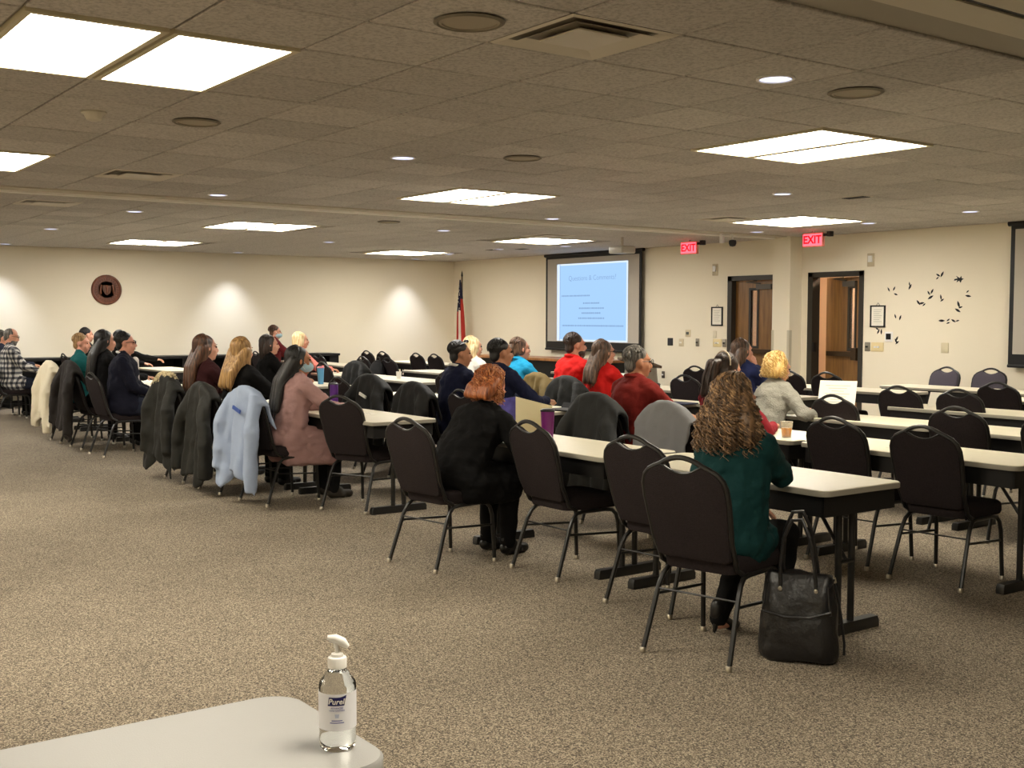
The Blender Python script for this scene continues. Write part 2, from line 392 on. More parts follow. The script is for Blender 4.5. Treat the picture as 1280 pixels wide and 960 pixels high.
for lx,ly in LIGHTS:
    for s,sn in ((-1,'near half'),(1,'far half')):
        o=thing('ceiling_light', f'lit ceiling panel, {sn} of its pair, {ROWN[ly]} row, {COLN[lx]}', 'ceiling light', (lx,ly+s*.305,CZ), 0, 'rectangular ceiling light panels')
        link('frame', frame_me, o); link('diffuser', diff_me['n' if (lx<-13 or (lx==-9.807 and ly>5)) else 'w'], o)
# ---- round recessed downlights
rg=MB(); rg.lathe([(.10,.006),(.10,-.006),(.085,-.008),(.08,.004)],seg=24,cap=False); ring_me=rg.mesh('trim_ring',M_WHITEPLASTIC)
lg=MB(); lg.lathe([(.0,-.003),(.08,-.003)],seg=24); lens_me=lg.mesh('lens', emat('downlight_lens',(.66,.7,1),.8))
cans=[(-4.07,4.6),(-7.74,4.55),(-11.17,4.42),(-13.49,4.33),(-16.85,4.24),(-7.72,8.85),(-11.32,8.78),(-13.77,8.75),(-17.0,8.6),(-7.69,12.0),(-9.4,12.42),(-11.29,12.42),(-15.49,12.3),(-16.92,11.9),(-18.78,12.05)]
cl=['in front of the square air diffuser','left of the near smoke detector line','just before the partition track, near row','just past the partition track, near row','near row, towards the seal wall','centre row, right of the lit panels','centre row, before the partition track','centre row, past the partition track','centre row, near the seal wall','close to the leaf decals','right of the right exit sign','between the two exit signs','above the projection screen, right end','above the projection screen, left end','near the flag corner']
for (x,y),l in zip(cans,cl):
    o=thing('downlight', f'round recessed cool white downlight {l}', 'downlight', (x,y,CZ-.010), 0, 'round recessed downlights'); link('trim_ring',ring_me,o); link('lens',lens_me,o)
for k,(y,l) in enumerate(((4.48,'left of the seal'),(8.6,'to the right of the seal'),(12.5,'by the flag corner'))):
    o=thing('wall_washer', f'round downlight washing the left wall {l}', 'downlight', (-20.75,y,CZ-.010), 0, 'wall washing downlights'); link('trim_ring',ring_me,o); link('lens',lens_me,o)
    L=bpy.data.lights.new('wash_lamp','SPOT'); L.energy=WASH_W; L.color=(.78,.84,1); L.spot_size=math.radians(76); L.spot_blend=1.0; L.shadow_soft_size=.05
    lo=bpy.data.objects.new('wash_lamp',L); COL.objects.link(lo); lo.parent=o; lo.location=(0,0,-.02)
    lo.rotation_euler=Vector((-.22,0,-1)).to_track_quat('-Z','Y').to_euler()
# ---- square air diffusers
M_DIFF=mat('diffuser_metal',(.84,.81,.75),.5)
def sqring(mb,w0,z0,w1,z1):
    def r(w,z): return [(-w,-w,z),(w,-w,z),(w,w,z),(-w,w,z)]
    mb.loft([r(w0,z0),r(w1,z1)],False)
for (vx,vy),l in zip(VENTS,('large square air diffuser nearest the camera','square air diffuser before the partition track','square air diffuser past the partition track','dark square air diffuser beside the far lit panel','square air diffuser near the projection screen')):
    cx=min((((v[0]+v[1])/2,(v[2]+v[3])/2) for v in cells.values()), key=lambda p:(p[0]-vx)**2+(p[1]-vy)**2)
    o=thing('air_diffuser', l, 'air vent', (cx[0],cx[1],CZ), 0, 'square ceiling air diffusers')
    mb=MB(); sqring(mb,.30,-.004,.285,-.012); sqring(mb,.285,-.012,.20,.03); mb.build('frame',M_DIFF,o,False)
    mb=MB(); sqring(mb,.285,.0,.12,.09); mb.build('throat',M_GRILLE,o,False)
    mb=MB(); sqring(mb,.235,-.012,.15,.02); mb.build('vane',M_DIFF,o,False)
    mb=MB(); sqring(mb,.165,-.014,.10,.01); mb.b2((-.14,-.14,-.012),(.14,.14,-.006)); mb.build('core',M_DIFF,o,False)
# slot vents, speakers, detector, projector, camera
sg=MB(); sg.lathe([(.13,.006),(.13,-.006),(.115,-.009),(.115,-.004),(.0,-.004)],seg=28); spk_me=sg.mesh('speaker',[M_GREYGRILLE])
for (x,y),l in zip([(-4.05,2.70),(-4.05,5.22),(-7.11,2.68),(-7.2,5.29),(-12.95,7.4)],('round ceiling speaker beside the near air diffuser','round ceiling speaker in front of the right light panel','round ceiling speaker behind the smoke detector','round ceiling speaker right of a small downlight','round ceiling speaker past the partition track')):
    o=thing('ceiling_speaker',l,'speaker',(x,y,CZ-.011)); link('grille',spk_me,o)
    MB().lathe([(.135,.004),(.15,-.004),(.135,-.012),(.125,-.004)],seg=28,cap=False).build('bezel',mat('spk_bezel',(.5,.47,.41),.7),o)
sd=thing('smoke_detector','white smoke detector on the ceiling left of the light panels','detector',(-7.15,2.06,CZ-.005))
MB().lathe([(.075,.0),(.075,-.012),(.06,-.02),(.045,-.05),(.025,-.058),(0,-.058)],seg=24).build('body',mat('detector_white',(.8,.77,.7),.5),sd)
MB().lathe([(.047,-.036),(.049,-.04),(.047,-.044)],seg=24).build('sensor_slot',M_GRILLE,sd)
for (x,y),l in zip([(-7.5,9.7),(-16.6,12.2),(-17.1,11.9)],('small dark slot vent above the right side','small dark vent right of the screen ceiling light','small dark vent left of the screen ceiling light')):
    o=thing('slot_vent',l,'air vent',(x,y,CZ-.002)); MB().box((0,0,-.006),(.3,.16,.008)).build('frame',M_DIFF,o,False)
    for k in range(4): MB().box((0,-.05+k*.033,-.012),(.26,.02,.006)).build('slat',M_GRILLE,o,False)
pj=thing('projector','small white projector hanging from the ceiling before the screen','projector',(-13.35,11.7,CZ-.2))
MB().tube([(0,0,.2),(0,0,.06)],.02).build('mount_pole',M_TRACK,pj); b_=MB(); slab(b_,rrect(.34,.28,.04,4),-.05,.06,.015); b_.build('body',mat('projector_grey',(.72,.7,.66),.5),pj)
MB().lathe([(.035,0),(.035,.03),(.025,.03),(0,.02)],seg=16,M=Matrix.Rotation(-PI/2,3,'X'),c=(-.06,.14,0)).build('lens',M_BLACKLAM,pj)
cm=thing('ceiling_camera','small white camera bracket hanging beside the left exit sign','camera',(-11.85,12.3,CZ-.005))
MB().box((0,0,-.07),(.05,.05,.14)).build('bracket',M_WHITEPLASTIC,cm,False); MB().lathe([(.0,-.2),(.04,-.19),(.055,-.15),(.05,-.11),(0,-.1)],c=(.19,.02,0),seg=16).build('dome',M_GRILLE,cm); MB().tube([(0,0,-.03),(.19,.02,-.03),(.19,.02,-.11)],.012).build('arm',M_WHITEPLASTIC,cm)

# ---- doors
def door(n,xa,xb,zt,ajar,label):
    d=struct(f'door_{n}',None,None,label); fw=.09
    mb=MB(); mb.b2((xa,YB-.02,0),(xa+fw,YB+.15,zt)); mb.b2((xb-fw*.8,YB-.02,0),(xb,YB+.15,zt)); mb.b2((xa,YB-.02,zt-.075),(xb,YB+.15,zt)); mb.build('frame',M_DARKFRAME,d,False)
    x0,x1,zz=xa+fw+.005,xb-fw*.8-.005,zt-.08; w=x1-x0
    piv=Vector((x1,YB+.1,0)); R=Matrix.Rotation(-ajar,3,'Z')
    def T(mb): mb.v=[tuple(piv+R@(Vector(v)-Vector((w,0,0)))) for v in mb.v]; return mb
    wa,wb,wz0,wz1 = .36*w,.36*w+.13,1.12,2.0
    lf=MB(); lf.b2((0,-.022,.01),(wa,.022,zz)); lf.b2((wb,-.022,.01),(w,.022,zz)); lf.b2((wa,-.022,.01),(wb,.022,wz0)); lf.b2((wa,-.022,wz1),(wb,.022,zz))
    if n==2:
        wa,wb=.66*w,.66*w+.12; lf=MB(); lf.b2((0,-.022,.01),(wa,.022,zz)); lf.b2((wb,-.022,.01),(w,.022,zz)); lf.b2((wa,-.022,.01),(wb,.022,wz0)); lf.b2((wa,-.022,wz1),(wb,.022,zz))
    leaf=T(lf).build('leaf',M_DOOR,d,False)
    fr=MB(); e=.04
    for lo,hi in (((wa-e,-.032,wz0-e),(wa,.03,wz1+e)),((wb,-.032,wz0-e),(wb+e,.03,wz1+e)),((wa,-.032,wz0-e),(wb,.03,wz0)),((wa,-.032,wz1),(wb,.03,wz1+e))): fr.b2(lo,hi)
    T(fr).build('window_frame',M_DARKFRAME,leaf,False)
    T(MB().b2((wa,-.004,wz0),(wb,.004,wz1))).build('pane',mat('wired_glass',(.95,.93,.9),.12,trans=.9),leaf,False)
    pb=MB(); pb.b2((.1*w,-.085,1.0),(.92*w,-.055,1.07)); pb.b2((.06*w,-.09,.97),(.2*w,-.022,1.1) ) if n==1 else pb.b2((.82*w,-.1,.95),(.96*w,-.022,1.13)); pb.b2((.1*w,-.056,1.01),(.16*w,-.022,1.06))
    T(pb).build('push_bar',mat('bar_bronze',(.28,.21,.14),.4,metal=.5),leaf,False)
    cb=MB(); cb.b2((.52*w,-.075,zz-.14),(.86*w,-.022,zz-.06)); cb.tube([(.6*w,-.06,zz-.05),(.35*w,-.12,zz-.02),(.5*w,-.03,zz-.005)],.012)
    T(cb).build('closer',mat('closer_grey',(.33,.3,.26),.5),leaf,False)
    if n==1: T(MB().lathe([(.02,0),(.02,.05),(.03,.06),(.03,.08),(0,.085)],M=Matrix.Rotation(PI/2,3,'X'),c=(.04,-.02,1.1),seg=14)).build('knob',M_CHROME,leaf)
    return d
door(1,D1A,D1B,D1Z,0,'closed brown wooden door with narrow window beside the wall stub')
door(2,D2A,D2B,D2Z,math.radians(14),'brown wooden door left ajar onto the hallway, under the right exit sign')
MB().b2((D2A+.09,YB-.01,1.06),(D2A+.115,YB+.06,1.2)).build('strike_plate',M_BLACKLAM,bpy.data.objects['door_2'],False)
# ---- exit signs
E_RED=emat('exit_red',(1,.06,.08),1.6); E_REDL=emat('exit_letter',(1,.002,.006),1.0)
for nm,x,y,l in (('a',-13.12,12.9,'red glowing EXIT sign above the closed door'),('b',-10.72,12.95,'red glowing EXIT sign above the door that stands ajar')):
    o=thing('exit_sign',l,'exit sign',(x,y,0)); 
    mb=MB(); slab(mb,rrect(.36,.05,.012,3),2.56,2.755,.006); mb.build('housing',mat('exit_housing',(.95,.55,.5),.4),o)
    MB().b2((-.165,-.028,2.575),(.165,-.0255,2.74)).build('lit_face',E_RED,o,False)
    t=link('lettering',text_mesh('EXIT',.155,E_REDL,.001,offset=.004),o,(0,-.030,2.655)); t.rotation_euler=(PI/2,0,0)
    MB().b2((-.02,-.02,2.75),(.02,.02,2.79)).build('stem',M_WHITEPLASTIC,o,False)
    mb=MB(); mb.b2((.18,-.015,2.70),(.27,.015,2.735)); mb.b2((.27,-.05,2.69),(.33,.02,2.76)); mb.build('emergency_lamp',mat('lamp_black',(.13,.1,.1),.5),o,False)
# ---- things on the front wall
W=.9893
def plate(name,label,cat,x,z,w,h,m,extra=None):
    o=thing(name,label,cat,(x*W,YB,1.55+(z-1.55)*W)); mb=MB(); mb.loft([[(p[0],0,p[1]) for p in rrect(w,h,.008,2)],[(p[0],-.008,p[1]) for p in rrect(w,h,.008,2)],[(p[0],-.012,p[1]) for p in rrect(w-.012,h-.012,.006,2)]]); mb.build('cover',m,o)
    if extra: extra(o)
    return o
def toggles(n,m):
    def f(o):
        for k in range(n): MB().b2((-.02+(k-(n-1)/2)*.05-.002,-.026,-.012),(.0+(k-(n-1)/2)*.05+.012,-.01,.012)).build('toggle',m,o,False)
    return f
plate('control_panel','black wall control panel right of the projection screen','panel',-14.63,1.15,.13,.13,M_BLACKLAM,lambda o:MB().b2((-.04,-.016,-.04),(.04,-.01,.04)).build('display',mat('disp',(.22,.22,.25),.2),o,False))
plate('wall_plate','beige wall plate beside the black control panel','wall plate',-14.36,1.14,.11,.13,mat('plate_beige',(.85,.79,.66),.5),toggles(1,M_WHITEPLASTIC))
plate('thermostat','small square thermostat above the plain wall plates','thermostat',-14.2,1.3,.12,.12,mat('plate_beige',(.85,.79,.66)),lambda o:MB().b2((-.03,-.02,-.02),(.03,-.01,.025)).build('display',mat('lcd',(.35,.36,.33),.3),o,False))
plate('outlet_plate','grey metal outlet plate left of the closed door','outlet',-13.97,1.15,.08,.13,mat('steel_plate',(.55,.52,.46),.4,metal=.4),toggles(1,M_GRILLE))
plate('switch_plate','cream double switch plate left of the closed door','switch',-13.51,1.15,.19,.13,M_CREAMPLATE,toggles(2,M_WHITEPLASTIC))
plate('switch_plate','narrow grey switch plate touching the closed door frame','switch',-13.35,1.15,.08,.13,mat('steel_plate',(.5,.5,.5)),toggles(1,M_GRILLE))
plate('blank_plate','pale blank plate above the double switch by the closed door','wall plate',-13.57,1.29,.07,.12,mat('plate_pale',(.88,.84,.74),.5))
plate('switch_plate','grey switch plate right of the door that stands ajar','switch',-10.53,1.15,.09,.13,mat('steel_plate',(.5,.5,.5)),toggles(1,M_GRILLE))
plate('switch_plate','cream double switch plate under the right framed notice','switch',-10.36,1.15,.21,.13,M_CREAMPLATE,toggles(2,M_WHITEPLASTIC))
plate('thermostat','white thermostat with dark screen among the leaf decals','thermostat',-10.17,1.3,.13,.14,M_WHITEPLASTIC,lambda o:MB().b2((-.04,-.018,-.04),(.04,-.011,.045)).build('display',mat('lcd_dark',(.12,.12,.13),.2),o,False))
plate('blank_plate','cream blank plate below the leaf decals','wall plate',-9.27,1.16,.11,.14,mat('plate_match',(.86,.81,.68),.5))
plate('outlet_plate','low power outlet right of the lectern','outlet',-14.8,.57,.07,.12,mat('outlet_dark',(.35,.32,.28),.5),toggles(1,M_WHITEPLASTIC))
for x,z,l in ((-13.58,2.36,'beige fire alarm strobe left above the closed door'),(-10.5,2.4,'beige fire alarm strobe right above the open door')):
    plate('alarm_strobe',l,'alarm',x,z,.12,.19,mat('strobe',(.78,.72,.6),.5),lambda o:MB().b2((-.03,-.035,-.03),(.03,-.01,.06)).build('lens',M_WHITEPLASTIC,o,False))
for x,z,l in ((-13.52,1.59,'small black framed white notice left of the closed door'),(-10.36,1.59,'small black framed white notice right of the ajar door')):
    o=thing('framed_notice',l,'picture frame',(x*W,YB,1.55+(z-1.55)*W))
    mb=MB()
    for lo,hi in (((-.125,-.02,-.155),(-.105,0,.155)),((.105,-.02,-.155),(.125,0,.155)),((-.125,-.02,-.155),(.125,0,-.135)),((-.125,-.02,.135),(.125,0,.155))): mb.b2(lo,hi)
    mb.build('frame',M_BLACKLAM,o,False); pg=MB().b2((-.105,-.01,-.135),(.105,-.002,.135)).build('sheet',M_PAPER,o,False)
    mb=MB()
    for k in range(7): mb.b2((-.07,-.0115,.09-k*.028),(.07-(k%3)*.02,-.010,.096-k*.028))
    mb.build('print_lines',mat('print_grey',(.72,.69,.64),.8),pg,False)
    MB().tube([(-.03,-.006,.155),(0,-.006,.19),(.03,-.006,.155)],.003,6).build('hanging_wire',M_BLACKLAM,o)
# leaf decals: thin vinyl leaves
LEAVES=[(-10.19,1.97,120),(-10.1,1.98,60),(-10.07,1.9,-20),(-9.84,2.0,60),(-9.85,2.04,100),(-9.7,1.78,130),(-9.65,1.77,10),(-9.61,1.75,40),(-9.54,1.91,125),(-9.49,1.93,60),(-9.51,1.85,30),(-9.35,1.85,100),(-9.33,1.81,35),(-9.4,2.15,150),(-9.34,2.16,60),(-9.41,2.11,40),(-8.95,1.92,40),(-8.94,1.86,-10),(-9.08,1.75,110),(-9.05,1.71,20),(-9.09,1.67,-30),(-9.33,1.53,0),(-9.23,1.5,20),(-9.23,1.54,35),(-9.15,1.53,-30),(-9.09,1.53,15),(-10.07,1.59,110),(-9.99,1.57,70),(-10.37,1.41,150),(-10.3,1.37,90),(-10.35,1.37,60),(-10.04,1.27,60),(-10.05,1.24,120),(-10.03,1.22,40)]
ld=thing('leaf_decal','black vinyl leaf stickers scattered over the front wall','wall decal',(-9.6*W,YB,1.8)); M_VINYL=mat('vinyl_black',(.05,.045,.045),.6)
rr=random.Random(2)
for x,z,a in LEAVES:
    L=rr.choice((.035,.04,.045,.05))*(.75 if a in(100,35,40,20,15,150) else 1); mb=MB(); n=8
    up=[(L*(-1+2*k/n), .32*L*math.sin(PI*k/n)) for k in range(n+1)]; lo=[(p[0],-p[1]) for p in up[1:-1]][::-1]
    c,s=math.cos(math.radians(a)),math.sin(math.radians(a)); cx,cz=(x+9.6)*W,1.55+(z-1.55)*W-1.8
    out=[(cx+p[0]*c-p[1]*s,cz+p[0]*s+p[1]*c) for p in up+lo]
    mb.loft([[(p[0],-.0005,p[1]) for p in out],[(p[0],-.003,p[1]) for p in out]]); mb.build('leaf',M_VINYL,ld,False)
mb=MB(); bird=[(-.09,.02),(-.03,.03),(-.06,.075),(.01,.035),(.04,.07),(.05,.03),(.09,.02),(.05,-.005),(.03,-.05),(.0,-.01),(-.05,-.04),(-.035,0),(-.1,-.01)]
bo=thing('bird_decal','black vinyl flying bird sticker on the front wall','wall decal',(-9.08*W,YB,2.07)); mb.loft([[(a*.75,-.0005,b*.75) for a,b in bird],[(a*.75,-.003,b*.75) for a,b in bird]]); mb.build('bird_shape',M_VINYL,bo,False)
# ---- projection screens
def screen(label,x0,x1,z0,z1,proj):
    y=YB-.09
    o=thing('projection_screen',label,'screen',((x0+x1)/2,y,0)); w=x1-x0; b=.06
    mb=MB(); mb.b2((-w/2,-.012,z0-.02),(w/2,.0,z1)); mb.build('backing',M_BLACKLAM,o,False)
    MB().b2((-w/2+b,-.016,z0+.12),(w/2-b,-.011,z1-b)).build('fabric',mat('screen_fabric',(.74,.71,.66),.8),o,False)
    MB().tube([(-w/2-.04,0,z1+.015),(w/2+.04,0,z1+.015)],.035,12).build('roller_case',M_BLACKLAM,o)
    MB().tube([(-w/2,-.01,z0-.03),(w/2,-.01,z0-.03)],.022,10).build('bottom_bar',M_BLACKLAM,o)
    if proj:
        cx=(x0+x1)/2; E_SL=emat('slide_blue',(.36,.58,.88),.43); E_SW=emat('slide_edge',(.7,.82,1),.42); E_TX=emat('slide_text',(.23,.36,.56),.43)
        a0,a1,c0,c1=-17.50-cx,-15.46-cx,1.125,2.58
        im=MB().b2((a0,-.0185,c0),(a1,-.0165,c1)).build('projected_slide',E_SW,o,False)
        MB().b2((a0+.10,-.0195,c0+.03),(a1-.04,-.0188,c1-.03)).build('slide_ground',E_SL,im,False)
        MB().b2((a0+.085,-.0202,c0),(a0+.10,-.0196,c1)).build('slide_rule',E_TX,im,False)
        t=link('slide_title',text_mesh('Questions & Comments?',.135,E_TX,.0004,offset=-.0012),im,((a0+a1)/2+.02,-.0205,2.30)); t.rotation_euler=(PI/2,0,0); t['kind']='stuff'
        r2=random.Random(3)
        for z,w0,w1 in ((1.975,.1,.9),(1.835,.74,1.2),(1.74,.62,1.32),(1.65,.70,1.24),(1.555,.6,1.34),(1.415,.12,1.85)):
            mb=MB(); x=a0+.1+w0-.05
            while x<a0+.05+w1:
                q=r2.uniform(.015,.045); mb.b2((x,-.0205,z-.014),(x+q,-.0197,z+.014)); x+=q+.012
            mb.build('slide_text_line',E_TX,im,False)
    return o
screen('projection screen showing a pale blue slide on the front wall',-17.86,-15.11,.99,2.745,True)
screen('dark bordered blank screen at the right edge of the front wall',-8.2,-5.4,.99,2.745,False)
# ---- round seal on the left wall
M_SEAL=wood_material('seal_wood',(.36,.19,.11),(.5,.28,.17),4,.45); M_SEALD=mat('seal_dark',(.36,.205,.125),.5)
so=thing('wall_seal','round carved reddish brown wooden seal on the left wall','wall seal',(XA,6.3,2.05)); RX=Matrix.Rotation(PI/2,3,'Y')
MB().lathe([(0,0),(.27,0),(.27,.03),(.255,.045),(.235,.045),(.225,.03),(0,.03)],seg=48,M=RX).build('disc',M_SEAL,so)
MB().lathe([(.165,.03),(.165,.038),(.15,.038),(.15,.03)],seg=40,M=RX).build('inner_ring',M_SEALD,so)
mb=MB()
for k in range(28):
    a=2*PI*k/28; mb.box((.034,.195*math.cos(a),.195*math.sin(a)),(.012,.018,.03),Matrix.Rotation(a-PI/2,3,'X'))
mb.build('rim_carving',M_SEALD,so,False)['kind']='stuff'
mb=MB(); sh=[(-.07,.075),(.07,.075),(.075,.0),(.05,-.06),(0,-.1),(-.05,-.06),(-.075,0)]
mb.loft([[(.03,a,b) for a,b in sh],[(.045,a,b) for a,b in sh]]); mb.build('shield',M_SEALD,so,False)
mb=MB(); mb.ell((.045,0,.05),(.01,.025,.03)); mb.capsule((.045,0,.02),(.045,0,-.06),.018,.012); mb.capsule((.045,.1,.08),(.045,.12,-.06),.016,.02); mb.capsule((.045,-.1,.08),(.045,-.12,-.06),.016,.02); mb.build('relief_figures',M_SEAL,so)
# ---- flag
fg=thing('flag','United States flag hanging furled on a pole in the room corner','flag',(-20.45,13.45,0))
MB().tube([(0,0,.05),(0,0,2.42)],.016,10).build('pole',wood_material('pole_wood',(.3,.2,.1),(.4,.27,.14)),fg); MB().lathe([(0,0),(.17,0),(.17,.03),(.05,.06),(.02,.1)],seg=24).build('base',M_CHROME,fg); MB().lathe([(.014,2.42),(.022,2.45),(.014,2.5),(0,2.56)],seg=12).build('finial',M_GRILLE,fg)
cl=MB(); NU,NV=26,26
def fcloth(u,v):
    t=v; wd=.03+.2*min(1,t*1.35)**.8
    a=u*NU*1.15; x=-.02+(u-.35)*wd*1.3; y=.05*math.sin(a)*min(1,t*2+.1)-.04; z=2.36-1.55*t-.22*u*t
    return (x,y,z)
cl.grid(fcloth,NU,NV); 
cl.mi=[]
for j in range(NV):
    for i in range(NU):
        v=j/NV; u=i/NU
        cl.mi.append(0 if (v<.42-.1*u and u<.62 or v<.2) else (1 if ((i//2)%2==0) else 2))
co=cl.build('cloth',[mat('flag_navy',(.1,.1,.2),.8),mat('flag_red',(.72,.2,.15),.8),mat('flag_white',(.92,.88,.8),.8)],fg)
so_=co.modifiers.new('s','SOLIDIFY'); so_.thickness=.004
st=MB()
for k in range(16):
    u=.1+.5*((k*7)%11)/11; v=.08+.3*((k*5)%16)/16; p=fcloth(u,v); st.ell((p[0],p[1]-.012,p[2]),(.014,.006,.014),seg=6,rings=4)
st.build('stars',MATS['flag_white'],fg)
# ---- low dark counter along the left wall, front desk, lectern
lc=thing('wall_counter','long low black counter running under the seal along the left wall','counter',(XA+.3,6.6,0))
MB().b2((-.28,-4.1,.80),(.3,4.1,.845)).build('top',M_BLACKLAM,lc,False); 
for k in range(9): MB().b2((-.26,-4.1+k*1.0,.0),(.24,-4.1+k*1.0+.04 if k<8 else 4.1,.80)).build('divider',M_BLACKLAM,lc,False)
MB().b2((-.28,-4.1,.3),(-.25,4.1,.80)).build('back_panel',M_BLACKLAM,lc,False); MB().b2((-.26,-4.08,.36),(.22,4.08,.39)).build('shelf',M_BLACKLAM,lc,False)
fd=thing('front_desk','long dark desk with a wooden top below the projection screen','desk',(-16.9,12.9,0))
b_=MB(); slab(b_,rrect(4.0,.7,.03,3),.79,.835,.006); b_.build('top',M_DESKWOOD,fd)
MB().b2((-1.95,-.28,.0),(1.95,-.25,.79)).build('front_panel',M_BLACKLAM,fd,False)
for k in (-1.95,1.92): MB().b2((k,-.25,0),(k+.03,.3,.79)).build('side_panel',M_BLACKLAM,fd,False)
lt=thing('lectern','grey lectern with slanted top standing right of the screen','lectern',(-14.45,13.1,0))
MB().loft([[(-.27,-.2,.0),(.27,-.2,0),(.27,.2,0),(-.27,.2,0)],[(-.22,-.16,.72),(.22,-.16,.72),(.22,.16,.72),(-.22,.16,.72)]]).build('body',mat('lectern_grey',(.58,.55,.5),.5),lt,False)
MB().loft([[(-.3,-.26,.86),(.3,-.26,.86),(.3,.2,.72),(-.3,.2,.72)],[(-.3,-.26,.9),(.3,-.26,.9),(.3,.2,.76),(-.3,.2,.76)]]).build('reading_top',mat('lectern_top',(.42,.36,.3),.5),lt,False)
# ------------------------------------------------------------------ banquet chairs
def back_y(z): return -.195-.145*(z-.42)/.52
def chair_meshes(fab):
    R={}
    # seat: rounded trapezoid cushion
    def so(s,z):
        out=[]
        for (x,y) in rrect(.44,.43,.07,6,0,.02):
            k=1-.12*(.235-y)/.43
            out.append((x*k*s,.02+(y-.02)*s,z))
        return out
    mb=MB(); mb.loft([so(.9,.398),so(.97,.402),so(1,.418),so(1,.45),so(.975,.468),so(.92,.48),so(.7,.488),so(.35,.491)])
    R['seat']=mb.mesh('seat',fab)
    half=[(.165,.455),(.19,.47),(.2,.55),(.208,.65),(.214,.74),(.212,.80),(.198,.84),(.17,.868),(.135,.885),(.105,.897)]
    dip=[(.085,.885),(.06,.872),(.03,.864),(0,.861)]
    pr=half+dip; outl=pr+[(-x,z) for x,z in pr[-2::-1]]
    def ring(s,dy):
        o=[]
        for x,z in outl:
            zz=.67+(z-.67)*s; o.append((x*s,back_y(zz)+dy,zz))
        return o
    mb=MB(); mb.loft([ring(.93,-.020),ring(.985,-.016),ring(1,-.004),ring(1,.012),ring(.965,.026),ring(.85,.036),ring(.5,.042)]); R['backrest']=mb.mesh('backrest',fab)
    crown=[(.105,.9),(.08,.914),(.05,.925),(.02,.931),(0,.932)]
    fr=[(.196,.40,-.12),(.198,.43,-.175)]
    path=[Vector((x,y,z)) for x,z,y in fr]+[Vector((x+.006,back_y(z)-.004,z+.002)) for x,z in half[2:]]+[Vector((x,back_y(z)-.004,z+.002)) for x,z in crown]
    full=path+[Vector((-p.x,p.y,p.z)) for p in path[-2::-1]]
    mb=MB(); mb.tube(full,.0125,8)
    rim=[Vector((x,back_y(z)-.012,z)) for x,z in [(.108,.897)]+dip]; rim=rim+[Vector((-p.x,p.y,p.z)) for p in rim[-2::-1]]
    mb.tube(rim,.007,6); R['back_frame']=mb.mesh('back_frame',M_BLACKMETAL)
    for s in (1,-1):
        mb=MB(); mb.tube([(s*.214,.215,.012),(s*.207,.2,.30),(s*.203,.185,.355),(s*.2,.155,.383),(s*.198,.1,.39),(s*.198,.0,.39)],.0125,8); R[('front',s)]=mb.mesh('leg',M_BLACKMETAL)
        mb=MB(); mb.tube([(s*.228,-.285,.012),(s*.212,-.185,.30),(s*.206,-.155,.355),(s*.2,-.12,.383),(s*.198,-.07,.39),(s*.198,.0,.39)],.0125,8); R[('rear',s)]=mb.mesh('leg',M_BLACKMETAL)
        mb=MB(); mb.lathe([(.012,0),(.015,.003),(.015,.024),(.0125,.027)],seg=10); R['cap']=mb.mesh('foot_cap',M_STEEL)
        mb=MB(); mb.tube([(s*.209,.205,.24),(s*.214,-.2,.265)],.0075,6); R[('side',s)]=mb.mesh('stretcher',M_BLACKMETAL)
    mb=MB(); mb.tube([(-.213,-.19,.29),(.213,-.19,.29)],.005,6); R['cross']=mb.mesh('stretcher',M_BLACKMETAL)
    return R
CH_D=chair_meshes(M_FABRIC); CH_B=chair_meshes(M_FABRIC_B)
def chair(x,y,rz,label,blue=False):
    R=CH_B if blue else CH_D
    o=thing('banquet_chair',label,'chair',(x,y,0),math.radians(rz),'banquet chairs')
    link('seat',R['seat'],o); link('backrest',R['backrest'],o); link('back_frame',R['back_frame'],o)
    for s in (1,-1):
        l=link('leg',R[('front',s)],o); link('foot_cap',R['cap'],l,(s*.214,.216,0))
        l=link('leg',R[('rear',s)],o); link('foot_cap',R['cap'],l,(s*.2287,-.289,0))
        link('stretcher',R[('side',s)],o)
    link('stretcher',R['cross'],o)
    return o
R1,R2,R3,R4,R5='nearest row','second row','third row','fourth row','fifth row'
